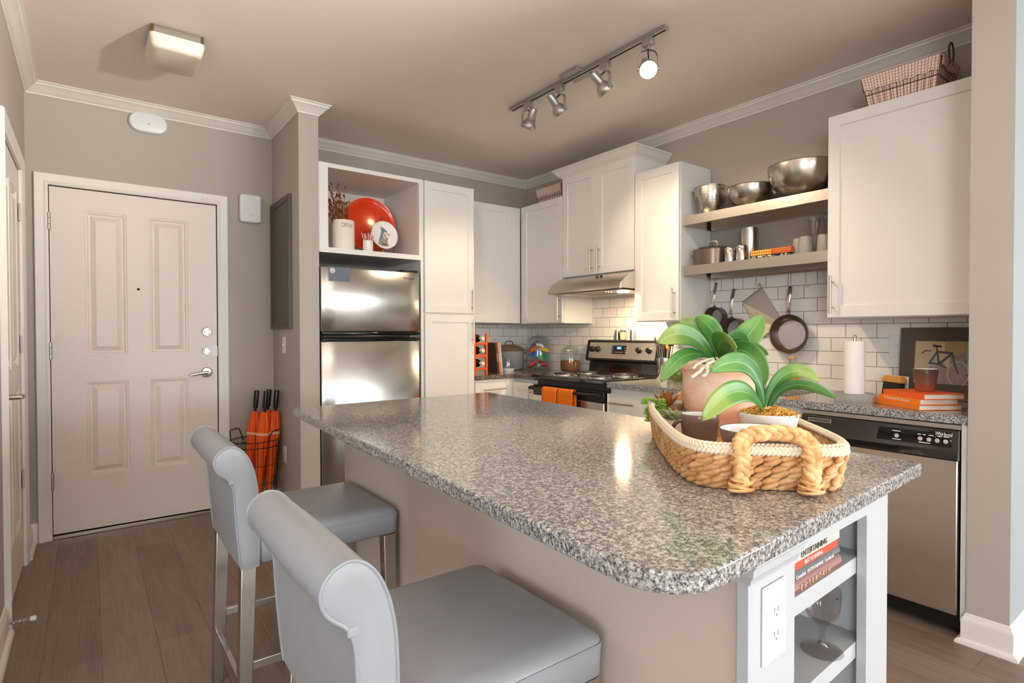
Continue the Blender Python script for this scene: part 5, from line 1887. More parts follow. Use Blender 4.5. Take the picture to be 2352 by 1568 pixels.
# ------------------------------------------------------------------ cloth lined wire baskets on the cabinets
def wire_basket(label, y0, y1, x0, x1, z0, h, loops):
    t = thing('wire_basket', label, 'basket', ((x0 + x1) / 2, (y0 + y1) / 2, z0))
    tp = 0.10 * h / 0.15 * 0.25
    b4 = [(x0 + tp, y0 + tp), (x1 - tp, y0 + tp), (x1 - tp, y1 - tp), (x0 + tp, y1 - tp)]
    t4 = [(x0, y0), (x1, y0), (x1, y1), (x0, y1)]

    def lerp4(f):
        return [(b4[i][0] + (t4[i][0] - b4[i][0]) * f, b4[i][1] + (t4[i][1] - b4[i][1]) * f, z0 + 0.003 + h * f) for i in range(4)]
    m = MB()
    for f, r in ((0, 0.002), (0.5, 0.002), (1.0, 0.003)):
        q = lerp4(f)
        for i in range(4):
            m.tube([q[i], q[(i + 1) % 4]], r, 6)
    a_, c_ = lerp4(0), lerp4(1)
    for i in range(4):
        n = 11 if i % 2 else 6
        for k in range(n):
            f = k / n
            m.tube([Vector(a_[i]).lerp(Vector(a_[(i + 1) % 4]), f), Vector(c_[i]).lerp(Vector(c_[(i + 1) % 4]), f)], 0.0013, 5)
    m.build('wire_frame', BRONZE, t)
    for y in ((y0,) if loops else ()):
        s_ = -1 if y == y0 else 1
        xm = (x0 + x1) / 2
        pts = [(xm - 0.03, y, z0 + h - 0.02)]
        pts += [(xm + 0.032 * math.cos(a), y + s_ * 0.006, z0 + h + 0.045 + 0.048 * math.sin(a)) for a in [PI * 1.32 - PI * 1.64 * i / 18 for i in range(19)]]
        pts += [(xm + 0.03, y, z0 + h - 0.02)]
        MB().tube(pts, 0.0042, 8).build('handle', BRONZE, t)
    # liner: inner walls, floor, and the folded over flaps
    m = MB()
    uvl = 1 / 0.0135

    def wall(p, q, fa, fb, off, waves=0.0, nu=24, nv=8, flip=0.0):
        pa, pb = Vector(lerp4(fa)[p]), Vector(lerp4(fa)[q])
        qa, qb = Vector(lerp4(fb)[p]), Vector(lerp4(fb)[q])
        L = (pb - pa).length
        nrm = Vector((pb.y - pa.y, pa.x - pb.x, 0)).normalized()
        g = []
        for i in range(nu + 1):
            row = []
            for j in range(nv + 1):
                pt = pa.lerp(pb, i / nu).lerp(qa.lerp(qb, i / nu), j / nv)
                row.append((m.v(pt + nrm * (off + waves * math.sin(i * 1.1) * (j / nv)) + Vector((0, 0, flip * math.sin(i * 0.9) * j / nv))), (i / nu * L * uvl, j / nv * h * abs(fb - fa) * uvl)))
            g.append(row)
        for i in range(nu):
            for j in range(nv):
                c4 = [g[i][j], g[i + 1][j], g[i + 1][j + 1], g[i][j + 1]]
                m.face([c[0] for c in c4], 0, [c[1] for c in c4])
    for i in range(4):
        wall(i, (i + 1) % 4, 0.02, 1.04, -0.004)
    m.build('cloth_liner', CLOTH, t, solid=0.0015, recalc=False)
    m = MB()
    wall(3, 0, 1.06, 0.62, 0.008, 0.004, 40, 8, 0.003)
    wall(2, 3, 1.06, 0.68, 0.007, 0.004, 20, 6, 0.003)
    wall(0, 1, 1.06, 0.74, 0.007, 0.004, 10, 6, 0.003)
    m.build('folded_flap', CLOTH, t, solid=0.0015, recalc=False)
    return t


wire_basket('cloth lined wire basket on the large cabinet beside the pier', 0.885, 1.212, 3.095, 3.33, 2.3115, 0.150, True)
wire_basket('small cloth lined wire basket on the corner cabinet by the ceiling', 3.53, 3.86, 3.17, 3.352, 2.3085, 0.150, False)

# ------------------------------------------------------------------ back counter corner
KZ = CZT + 0.0005
rk = thing('wine_rack', 'orange wooden bottle rack at the end of the back counter', 'rack', (2.45, 3.79, KZ))
for (x, y) in ((2.392, 3.672), (2.505, 3.672), (2.392, 3.905), (2.505, 3.905)):
    MB().box((x - 0.0085, y - 0.0085, KZ), (x + 0.0085, y + 0.0085, 1.212)).build('post', ORANGE, rk, bevel=0.001)
for z in (0.935, 1.035, 1.130):
    for y in (3.672, 3.905):
        MB().box((2.4005, y - 0.007, z - 0.009), (2.4965, y + 0.007, z + 0.009)).build('rail', ORANGE, rk, bevel=0.001)
GLD = pbr('dark_bottle_glass', (40, 30, 20), 0.08)
CORK = pbr('bottle_cap', (238, 230, 214), 0.5)
for (z, y, lab) in ((1.1395, 3.70, 'dark bottle lying on the top rail of the orange rack'), (1.0445, 3.73, 'dark bottle lying on the middle rail of the orange rack'), (0.9445, 3.70, 'dark bottle lying on the lowest rail of the orange rack')):
    y = 3.79
    zc = z + 0.030
    t = thing('wine_bottle', lab, 'bottle', (2.40, y, zc), 'bottles in the orange rack')
    MB().lathe([(0.0, 0.0), (0.030, 0.0), (0.0325, 0.004), (0.0325, 0.235), (0.026, 0.255), (0.013, 0.275), (0.012, 0.320), (0.0, 0.321)], (2.447, y + 0.16, zc + 0.0025), '-y', 28).build('bottle_body', GLD, t)
    MB().lathe([(0.0145, 0.285), (0.0145, 0.3225), (0.0, 0.3230)], (2.447, y + 0.16, zc + 0.0025), '-y', 20).build('cap', CORK, t)
cks = [('dark brown cookbook leaning behind the orange rack', (70, 52, 42), 0.020, 0.245, 0.165), ('orange spined cookbook leaning next to the blue one', (236, 120, 76), 0.019, 0.250, 0.16), ('light blue cookbook leaning at the right of the row', (150, 206, 222), 0.013, 0.245, 0.16)]
x = 2.705
for (lab, col, T, H, D) in cks:
    Fk = Matrix.Translation((x, 3.80, KZ + 0.0)) @ Matrix.Rotation(-0.10, 4, 'Y') @ Matrix(((0, 1, 0, 0), (0, 0, -1, 0), (1, 0, 0, 0), (0, 0, 0, 1)))
    # local u up, v across thickness (+x), w towards -y
    m = MB(Fk)
    t = thing('cookbook', lab, 'book', (x, 3.88, KZ), 'cookbooks on the back counter')
    m.rings([[(0.0022 * 0, y_, w_) for y_, w_ in ((0, 0), (T, 0), (T, -D), (T - .002, -D), (T - .002, -.004), (.002, -.004), (.002, -D), (0, -D))], [(H, y_, w_) for y_, w_ in ((0, 0), (T, 0), (T, -D), (T - .002, -D), (T - .002, -.004), (.002, -.004), (.002, -D), (0, -D))]])
    c_ = m.build('cover', pbr('cookbook_%d' % col[0], col, 0.45), t, smooth=False)
    MB(Fk).box((0.004, 0.002, -D + 0.004), (H - 0.004, T - 0.002, -0.007)).build('pages', PAPER, t, smooth=False)
    text('COOKBOOK', 0.012, Fk, H * 0.5, T / 2, 0.0004, c_, WHITEINK, sx=1.0)
    x += T + 0.0015
gd = thing('glass_cloche', 'small glass dome with round knob on a white dish', 'dome', (2.905, 3.93, KZ))
MB().lathe([(0.0, 0.0), (0.052, 0.0), (0.060, 0.014), (0.062, 0.020), (0.057, 0.018), (0.0, 0.014)], (2.905, 3.93, KZ), 'z', 36, caps=False).build('dish', CERAM, gd, angle=50)
MB().lathe([(0.054, 0.020), (0.054, 0.090), (0.050, 0.108), (0.036, 0.122), (0.012, 0.128), (0.010, 0.134), (0.019, 0.146), (0.020, 0.156), (0.012, 0.166), (0.0, 0.168), (0.0, 0.126), (0.035, 0.1195), (0.048, 0.107), (0.052, 0.090), (0.052, 0.020)], (2.905, 3.93, KZ), 'z', 36, caps=False).build('glass_dome', GLASS, gd, angle=50)
rp = thing('roasting_pot', 'grey oval roasting pot with brown lid in the corner', 'pot', (3.035, 4.085, KZ))
GREYE = pbr('grey_enamel', (132, 134, 142), 0.2)
BRNE = pbr('brown_enamel', (106, 84, 66), 0.3)
MB().lathe([(0.0, 0.0), (0.125, 0.0), (0.138, 0.012), (0.148, 0.165), (0.153, 0.168), (0.148, 0.171), (0.0, 0.171)], (3.035, 4.085, KZ), 'z', 48, sy=0.82, caps=False).build('pot_body', GREYE, rp, angle=50)
l_ = MB().lathe([(0.155, 0.1715), (0.156, 0.176), (0.14, 0.190), (0.10, 0.212), (0.05, 0.224), (0.0, 0.226)], (3.035, 4.085, KZ), 'z', 48, sy=0.82).build('lid', BRNE, rp, angle=50)
MB().tube([(3.035 - 0.045 * math.cos(PI * k / 12), 4.085, KZ + 0.220 + 0.035 * math.sin(PI * k / 12) ** 0.6) for k in range(13)], 0.004, 8).build('lid_handle', BLACK, l_)
for s_ in (-1, 1):
    MB().tube([(3.035 + s_ * (0.145 + 0.03 * math.sin(PI * k / 8)), 4.085 - 0.04 * math.cos(PI * k / 8), KZ + 0.145) for k in range(9)], 0.005, 8).build('side_handle', GREYE, rp)


def jar(label, cx, cy, R, H, knob):
    t = thing('glass_jar', label, 'jar', (cx, cy, KZ), 'lidded glass jars by the stove')
    prof = [(0.0, 0.0), (R * 0.86, 0.0), (R * 0.97, 0.012), (R, 0.03), (R, H * 0.86), (R * 0.95, H * 0.93), (R * 0.88, H * 0.96), (R * 0.90, H)]
    inn = [(max(r - 0.003, 0), h + (0.006 if h < 0.02 else 0)) for r, h in reversed(prof)]
    MB().lathe(prof + inn, (cx, cy, KZ), 'z', 44, caps=False).build('jar_wall', GLASS, t, angle=50)
    k = knob
    MB().lathe([(R * 0.80, H - 0.004), (R * 1.0, H + 0.002), (R * 1.02, H + 0.006), (R * 0.92, H + 0.014), (R * 0.55, H + 0.034), (R * 0.24, H + 0.046), (R * 0.14, H + 0.052), (k, H + 0.062), (k * 1.1, H + 0.076), (k * 0.7, H + 0.088), (0.0, H + 0.089), (0.0, H + 0.044), (R * 0.5, H + 0.030), (R * 0.8, H + 0.010)], (cx, cy, KZ), 'z', 44, caps=False).build('lid', GLASS, t, angle=50)
    return t


jar('big glass jar filled with colourful snack packets', 3.225, 3.90, 0.112, 0.262, 0.022)
jar('smaller glass jar half full of brown grains', 3.262, 3.520, 0.086, 0.178, 0.019)
m = MB().lathe([(0.0, 0.007), (0.072, 0.007), (0.080, 0.014), (0.0825, 0.03), (0.0825, 0.088), (0.078, 0.094), (0.05, 0.091), (0.0, 0.096)], (3.262, 3.520, KZ), 'z', 40, caps=False)
t = m.build('brown_grains', painted('grain', (112, 72, 42), 0.9, 1.0, 260), None, loc=(3.262, 3.520, KZ), angle=60)
t['kind'] = 'stuff'
tag(t, 'brown grains filling the lower half of the smaller jar', 'grains')
PK = [((226, 60, 70), 0.03), ((230, 90, 90), 0.03), ((40, 140, 90), 0.1), ((222, 226, 214), 0.12), ((50, 96, 190), 0.12), ((236, 190, 40), 0.16), ((70, 120, 200), 0.20), ((206, 210, 216), 0.2), ((196, 200, 204), 0.09), ((236, 110, 50), 0.17)]
for k, (col, z) in enumerate(PK):
    a = k * 2.4
    r = 0.047
    c = Vector((3.225 + r * math.cos(a), 3.90 + r * math.sin(a), KZ + z + 0.022))
    m = MB(Matrix.Translation(c) @ Matrix.Rotation(a, 4, 'Z') @ Matrix.Rotation(rnd.uniform(-.6, .6), 4, 'X') @ Matrix.Rotation(0.5 + rnd.uniform(-.3, .3), 4, 'Y'))
    m.surf(lambda u, v_, m=m: ((u - .5) * 0.105, (v_ - .5) * 0.082, 0.015 * (1 - (2 * u - 1) ** 4) * (1 - (2 * v_ - 1) ** 4)), 8, 8)
    m.surf(lambda u, v_, m=m: ((u - .5) * 0.105, (v_ - .5) * 0.082, -0.015 * (1 - (2 * u - 1) ** 4) * (1 - (2 * v_ - 1) ** 4)), 8, 8)
    o = m.build('snack_packet', pbr('packet_%d' % k, col, 0.25), None, loc=c)
    nm = ['red', 'pink', 'green', 'cream', 'blue', 'yellow', 'light blue', 'silver', 'pale grey', 'orange'][k]
    tag(o, nm + ' snack packet inside the big glass jar', 'packet', 'snack packets in the big jar')

# on top of the stove back
SZ = 1.1585
for (y, lab) in ((3.060, 'steel shaker on the stove back left of the spice jar'), (2.905, 'steel shaker on the stove back right of the spice jar')):
    t = thing('shaker', lab, 'shaker', (3.34, y, SZ), 'steel shakers on the stove back')
    MB().lathe([(0.0, 0.0), (0.0205, 0.0), (0.0205, 0.062)], (3.34, y, SZ), 'z', 24, caps=True).build('shaker_body', STEELB, t)
    MB().lathe([(0.0207, 0.0625), (0.0207, 0.072), (0.018, 0.078), (0.0, 0.079)], (3.34, y, SZ), 'z', 24).build('top', CHROME, t)
t = thing('spice_jar', 'small glass spice jar with dark lid on the stove back', 'jar', (3.335, 2.995, SZ))
MB().lathe([(0.0, 0.0), (0.024, 0.0), (0.026, 0.004), (0.026, 0.054), (0.021, 0.060)], (3.335, 2.995, SZ), 'z', 24).build('jar_body', painted('spice_mix', (206, 176, 148), 0.3, 0.2, 300), t)
MB().lathe([(0.023, 0.0605), (0.023, 0.076), (0.0, 0.077)], (3.335, 2.995, SZ), 'z', 24).build('lid', pbr('jar_lid', (92, 78, 66), 0.4), t)

# utensil crock right of the stove
uc_ = Vector((3.245, 2.527, KZ))
t = thing('utensil_crock', 'tall steel crock full of utensils right of the stove', 'crock', uc_)
MB().lathe([(0.0, 0.0), (0.055, 0.0), (0.057, 0.004), (0.057, 0.150), (0.055, 0.150), (0.055, 0.008), (0.0, 0.008)], uc_, 'z', 36, caps=False).build('crock_body', CHROME, t, angle=40)
ULAB = ['wooden spoon', 'steel whisk', 'steel ladle', 'steel fork', 'black spatula', 'steel spoon']
for k in range(6):
    a = k * 1.05 + 0.3
    p0 = uc_ + Vector((0.02 * math.cos(a), 0.02 * math.sin(a), 0.012))
    p1 = uc_ + Vector((0.062 * math.cos(a), 0.062 * math.sin(a), 0.215 + 0.02 * (k % 3)))
    m = MB()
    d = (p1 - p0).normalized()
    m.tube([p0, p1], 0.0035, 8)
    q = d.to_track_quat('X', 'Z').to_matrix()
    if k in (0, 2, 5):
        m.ell(p1 + d * 0.02, (0.030, 0.019, 0.008), q, 10, 8)
    elif k == 1:
        for j in range(5):
            an = PI * j / 5
            e1 = q @ Vector((0, math.cos(an), math.sin(an)))
            m.tube([p1 + d * (0.028 - 0.030 * math.cos(2 * PI * i / 14)) + e1 * (0.019 * math.sin(2 * PI * i / 14)) for i in range(15)], 0.0011, 5)
    else:
        mm = Matrix.Translation(p1) @ q.to_4x4()
        for dy in ((-0.012, -0.004, 0.004, 0.012) if k == 3 else (0,)):
            ww = 0.0022 if k == 3 else 0.022
            for (x0, x1) in ((0.0, 0.06),):
                vs = [mm @ Vector((x, y, z)) for x, y, z in ((x0, dy - ww, -.002), (x1, dy - ww, -.002), (x1, dy + ww, -.002), (x0, dy + ww, -.002), (x0, dy - ww, .002), (x1, dy - ww, .002), (x1, dy + ww, .002), (x0, dy + ww, .002))]
                p = [m.v(v_) for v_ in vs]
                for f in ((0, 3, 2, 1), (4, 5, 6, 7), (0, 1, 5, 4), (1, 2, 6, 5), (2, 3, 7, 6), (3, 0, 4, 7)):
                    m.face([p[i] for i in f])
            if k == 3:
                m.tube([p1 - d * 0.004 + q @ Vector((0.003, -0.013, 0)), p1 - d * 0.004 + q @ Vector((0.003, 0.013, 0))], 0.003, 6)
    o = m.build('utensil', [WOODY, CHROME, CHROME, CHROME, BLACK, STEELB][k], None, loc=p0)
    tag(o, ULAB[k] + ' standing in the steel crock', 'utensil', 'utensils in the steel crock')
t = thing('pickle_jar', 'green filled glass jar beside the utensil crock', 'jar', (3.22, 2.392, KZ))
MB().lathe([(0.0, 0.0), (0.038, 0.0), (0.040, 0.004), (0.040, 0.085), (0.034, 0.094), (0.034, 0.10), (0.0, 0.10)], (3.22, 2.392, KZ), 'z', 28).build('jar_body', painted('pickled_green', (96, 112, 40), 0.12, 0.5, 60), t)
MB().lathe([(0.0355, 0.1005), (0.0355, 0.116), (0.0, 0.117)], (3.22, 2.392, KZ), 'z', 28).build('lid', PLASTIC, t)
t = thing('juice_bottle', 'glass bottle of orange juice behind the orchid leaves', 'bottle', (3.305, 1.655, KZ))
OJ = pbr('orange_juice', (252, 168, 12), 0.15)
MB().lathe([(0.0, 0.0), (0.036, 0.0), (0.038, 0.004), (0.038, 0.105), (0.035, 0.125)], (3.305, 1.655, KZ), 'z', 28).build('juice', OJ, t)
MB().lathe([(0.0352, 0.1255), (0.026, 0.150), (0.024, 0.172), (0.0, 0.172)], (3.305, 1.655, KZ), 'z', 28).build('neck', GLASS, t)
MB().lathe([(0.022, 0.1725), (0.021, 0.185), (0.012, 0.192), (0.0, 0.193)], (3.305, 1.655, KZ), 'z', 20).build('stopper', painted('cork', (196, 160, 120), 0.8, 0.4, 200), t)

# ------------------------------------------------------------------ right counter
pt_ = Vector((2.880, 1.150, KZ))
t = thing('paper_towel_holder', 'white paper towel roll on a thick clear glass base', 'paper towels', pt_)
MB().lathe([(0.0, 0.0), (0.082, 0.0), (0.086, 0.006), (0.085, 0.040), (0.078, 0.044), (0.074, 0.026), (0.0, 0.024)], pt_, 'z', 48, caps=False).build('glass_base', THICKG, t, angle=50)
MB().lathe([(0.006, 0.024), (0.006, 0.30)], pt_, 'z', 12).build('rod', CHROME, t)
MB().tube([pt_ + Vector((0.012 * math.cos(a), -0.012 * math.cos(a) * 0.3, 0.303 + 0.010 * math.sin(a))) for a in [2 * PI * i / 14 for i in range(14)]], 0.0022, 6, closed=True).build('ring_knob', CHROME, t)
MB().lathe([(0.020, 0.040), (0.0425, 0.040), (0.043, 0.045), (0.043, 0.283), (0.0425, 0.286), (0.020, 0.286), (0.020, 0.040)], pt_, 'z', 44, caps=False).build('paper_roll', painted('paper_towel', (242, 236, 232), 0.9, 0.3, 300), t, angle=40)

# framed bicycle picture leaning on the tiles
ar = thing('framed_picture', 'framed painting of a bicycle leaning on the tiles by the pier', 'picture', (3.33, 0.93, KZ))
FA = Matrix.Translation((3.30, 0, KZ + 0.001)) @ Matrix.Rotation(0.12, 4, 'Y') @ Matrix(((0, 0, -1, 0), (-1, 0, 0, 0), (0, 1, 0, 0), (0, 0, 0, 1)))
DKW = painted('dark_frame', (92, 80, 70), 0.6, 0.3, 60)
m = MB(FA)
u0, u1, v0, v1 = -1.112, -0.690, 0.0, 0.352
i0, i1, j0, j1 = -1.048, -0.745, 0.075, 0.284
m.rings([[(u0, v0, -0.012), (u1, v0, -0.012), (u1, v1, -0.012), (u0, v1, -0.012)], [(u0, v0, 0.006), (u1, v0, 0.006), (u1, v1, 0.006), (u0, v1, 0.006)], [(u0 + .012, v0 + .012, 0.004), (u1 - .012, v0 + .012, 0.004), (u1 - .012, v1 - .012, 0.004), (u0 + .012, v1 - .012, 0.004)], [(i0, j0, 0.004), (i1, j0, 0.004), (i1, j1, 0.004), (i0, j1, 0.004)], [(i0, j0, 0.0), (i1, j0, 0.0), (i1, j1, 0.0), (i0, j1, 0.0)]])
m.build('frame', DKW, ar, angle=20)
A = [([(-1.048, .075), (-0.88, .075), (-0.88, .284), (-1.048, .284)], (206, 184, 152)), ([(-1.0, .075), (-0.835, .075), (-0.845, .2), (-0.9, .2), (-1.0, .15)], (166, 148, 138)), ([(-0.945, .2), (-0.835, .2), (-0.83, .284), (-0.93, .284)], (150, 136, 132)), ([(-0.97, .22), (-0.905, .15), (-0.90, .27), (-0.95, .284)], (222, 196, 158)), ([(-0.925, .235), (-0.875, .21), (-0.84, .24), (-0.85, .284), (-0.925, .284)], (180, 158, 110)), ([(-0.84, .13), (-0.79, .13), (-0.79, .284), (-0.84, .284)], (146, 176, 160)), ([(-0.79, .12), (-0.745, .12), (-0.745, .284), (-0.79, .284)], (120, 168, 158)), ([(-0.86, .075), (-0.745, .075), (-0.745, .13), (-0.83, .13)], (162, 134, 116)), ([(-0.83, .075), (-0.76, .075), (-0.77, .10), (-0.81, .105)], (204, 166, 104))]
m = MB(FA)
mats = []
for k, (pts, col) in enumerate(A):
    vs = [m.v((u, v_, 0.0004 + k * 0.0002)) for u, v_ in pts]
    m.face(vs, k)
    mats.append(flat('picture_%d' % k, col))


def stroke(pts, wdt, mi, h):
    for i in range(len(pts) - 1):
        a, b = Vector(pts[i]), Vector(pts[i + 1])
        d = (b - a).normalized()
        n_ = Vector((-d.y, d.x)) * wdt / 2
        a2, b2 = a - d * wdt * .2, b + d * wdt * .2
        m.face([m.v((q.x, q.y, h)) for q in (a2 - n_, b2 - n_, b2 + n_, a2 + n_)], mi)


k0 = len(mats)
mats += [flat('picture_bike', (84, 86, 104)), flat('picture_tyre', (206, 190, 176)), flat('picture_dark', (58, 52, 56))]
h = 0.0026
cw = (-0.868, 0.128)
stroke([(cw[0] + 0.042 * math.cos(2 * PI * i / 22), cw[1] + 0.058 * math.sin(2 * PI * i / 22)) for i in range(23)], 0.006, k0 + 1, h)
for i in range(8):
    a = 2 * PI * i / 8
    stroke([cw, (cw[0] + 0.038 * math.cos(a), cw[1] + 0.05 * math.sin(a))], 0.0015, k0 + 1, h)
c2 = (-0.990, 0.185)
stroke([(c2[0] + 0.030 * math.cos(2 * PI * i / 18), c2[1] + 0.050 * math.sin(2 * PI * i / 18)) for i in range(19)], 0.005, k0 + 1, h)
for pts, wdt in (([(-0.985, 0.175), (-0.955, 0.232), (-0.945, 0.172), (-0.985, 0.175)], 0.008), ([(-0.945, 0.172), (-0.895, 0.225), (-0.955, 0.232)], 0.010), ([(-0.895, 0.228), (-0.886, 0.18), (-0.868, 0.128)], 0.007), ([(-0.955, 0.232), (-0.958, 0.258)], 0.006), ([(-1.018, 0.222), (-1.005, 0.236), (-0.98, 0.236)], 0.006), ([(-0.945, 0.172), (-0.92, 0.155)], 0.006)):
    stroke(pts, wdt, k0, h + 0.0002)
stroke([(-0.972, 0.262), (-0.940, 0.258)], 0.010, k0 + 2, h + 0.0004)
stroke([(-0.835, 0.085), (-0.75, 0.20)], 0.004, k0 + 2, h + 0.0004)
m.build('painting', mats, ar, smooth=False, recalc=False)

# dustpan and brush
t = thing('dustpan_brush', 'wooden topped black brush clipped in a pale dustpan', 'brush', (3.17, 1.055, KZ))
Fd = Matrix.Translation((3.14, 1.092, KZ)) @ Matrix.Rotation(-0.62, 4, 'Z') @ Matrix.Rotation(0.10, 4, 'Y') @ Matrix(((0, 0, -1, 0), (-1, 0, 0, 0), (0, 1, 0, 0), (0, 0, 0, 1)))
MB(Fd).prism([(-0.095, 0.0), (0.080, 0.0), (0.072, 0.118), (-0.070, 0.118)], -0.030, -0.026, 'xy').build('dustpan', pbr('pale_plastic', (214, 220, 226), 0.25), t, bevel=0.001)
MB(Fd).prism([(-0.060, 0.0), (0.062, 0.0), (0.058, 0.082), (-0.056, 0.082)], -0.022, 0.004, 'xy').build('bristle_block', painted('black_bristle', (46, 40, 38), 0.8, 1.0, 500), t)
MB(Fd).prism([(-0.064, 0.082), (0.066, 0.082), (0.066, 0.098), (0.055, 0.116), (-0.050, 0.116), (-0.064, 0.100)], -0.024, 0.008, 'xy').build('wooden_back', WOODY, t, bevel=0.004)

# orange books with the brown cup
FK = Matrix.Translation((2.768, 0.862, KZ)) @ Matrix.Rotation(math.atan2(0.84, 0.545), 4, 'Z') @ Matrix(((1, 0, 0, 0), (0, 0, -1, 0), (0, 1, 0, 0), (0, 0, 0, 1)))
# u runs along the spine away from the viewer, so the spine normal must point to -x: flip u
FK = Matrix.Translation((2.914, 1.085, KZ)) @ Matrix(((-0.545, 0, -0.84, 0), (-0.84, 0, 0.545, 0), (0, 1, 0, 0), (0, 0, 0, 1)))
ORB = (240, 112, 24)
book_bound('book', 'orange book at the bottom of the stack by the pier', 0.272, 0.195, 0.0215, (240, 128, 36), 0.0, 0.0003, 0.0, FK, group='orange books under the brown cup')
book_bound('book', 'orange book lettered A Taste for All Seasons in mid stack', 0.235, 0.175, 0.0235, (244, 136, 30), 0.030, 0.0221, -0.010, FK, group='orange books under the brown cup', txt='A Taste for All Seasons', tsize=0.0155, txt_u=0.105)
book_bound('book', 'orange book on top of the stack, carrying the brown cup', 0.232, 0.185, 0.0225, (240, 98, 32), 0.045, 0.0459, -0.018, FK, group='orange books under the brown cup')
bc = Vector((2.925, 0.882, KZ + 0.0690))
t = thing('brown_cup', 'glazed brown cup with dotted rim on the orange books', 'cup', bc)
BRG = pbr('brown_cup_glaze', (112, 70, 54), 0.25)
tt = NT(BRG)
tt.color(tt.ramp(tt.sep(tt.coord())[2], [(0.0, (164, 84, 56)), (0.035, (128, 80, 62)), (0.09, (92, 68, 58))]))
MB().lathe([(0.0, 0.0), (0.033, 0.0), (0.036, 0.004), (0.039, 0.035), (0.045, 0.080), (0.046, 0.096), (0.0445, 0.098)], bc, 'z', 40, caps=False).build('cup_body', BRG, t, angle=50)
MB().lathe([(0.0445, 0.098), (0.043, 0.095), (0.041, 0.07), (0.034, 0.008), (0.0, 0.006)], bc, 'z', 40, caps=False).build('glazed_inside', INSIDE, t, angle=50)
m = MB()
for j, z in enumerate((0.060, 0.069, 0.078, 0.087)):
    r = 0.0386 + (z - 0.035) * 0.133
    for i in range(44):
        a = 2 * PI * (i + 0.5 * (j % 2)) / 44
        m.ell(bc + Vector((r * math.cos(a), r * math.sin(a), z)), (0.0016, 0.0016, 0.0016), None, 6, 4)
m.build('dot_pattern', BRG, t)

# ------------------------------------------------------------------ woven tray basket on the island
BA = Vector((0.6997, 0.7145, 0))
BB = Vector((0.7145, -0.6997, 0))
B0 = Vector((1.0604, 0.5676, IZ + 0.0003))
BL, BH = 0.715, 0.172
FBK = Matrix(((BA.x, BB.x, 0, B0.x), (BA.y, BB.y, 0, B0.y), (0, 0, 1, B0.z), (0, 0, 0, 1)))


def outline(k, n=160):
    pts = []
    e = 2 / 6.5
    for i in range(n):
        a = 2 * PI * i / n
        c, s_ = math.cos(a), math.sin(a)
        x = math.copysign(abs(c) ** e, c)
        y = math.copysign(abs(s_) ** e, s_)
        X = BL / 2 * x
        Y = BH * y * (0.92 + 0.08 * math.cos(X / BL * PI * 0.90))
        pts.append(Vector((BL / 2 + X * k, Y * k, 0)))
    return pts


def resample(pts, step):
    P = pts + [pts[0]]
    L = [0]
    for i in range(1, len(P)):
        L.append(L[-1] + (P[i] - P[i - 1]).length)
    n = int(L[-1] / step)
    out = []
    j = 0
    for k in range(n):
        d = L[-1] * k / n
        while L[j + 1] < d:
            j += 1
        f = (d - L[j]) / (L[j + 1] - L[j])
        out.append((P[j].lerp(P[j + 1], f), (P[j + 1] - P[j]).normalized()))
    return out


tb = thing('tray_basket', 'woven fibre tray basket with braided handle on the granite island', 'basket', FBK @ Vector((BL / 2, 0, 0)))
m = MB(FBK)
m.prism([(p.x, p.y) for p in outline(0.95, 80)], 0.001, 0.006, 'xy')
m.build('base', FIBER, tb)
m = MB(FBK)
rows = 6
for r in range(rows):
    z = 0.0102 + r * 0.0120
    k = 0.955 + 0.05 * r / rows
    for i, (p, t_) in enumerate(resample(outline(k), 0.0315)):
        nrm = Vector((t_.y, -t_.x, 0))
        off = 0.5 * (r % 2)
        R3 = Matrix((t_, nrm, Vector((0, 0, 1)))).transposed() @ Matrix.Rotation(0.36, 3, 'Y')
        m.ell(p + t_ * off * 0.0315 + Vector((0, 0, z)), (0.0205, 0.0078, 0.0078), R3, 8, 7)
m.build('woven_wall', FIBER, tb, angle=80)
m = MB(FBK)
for r, (z, k, dk) in enumerate(((0.079, 1.02, 0), (0.087, 1.018, 0.0), (0.092, 0.992, 0), (0.088, 0.962, 0))):
    for i, (p, t_) in enumerate(resample(outline(k), 0.0088)):
        nrm = Vector((t_.y, -t_.x, 0))
        R3 = Matrix((t_, nrm, Vector((0, 0, 1)))).transposed() @ Matrix.Rotation((0.9, -0.7, 0.0, 0.5)[r], 3, 'Y') @ Matrix.Rotation((0, 0, 0.8, 0)[r], 3, 'Z')
        m.ell(p + Vector((0, 0, z)), (0.0078, 0.0042, 0.0048), R3, 6, 4)
m.build('rope_rim', ROPE, tb, angle=80)


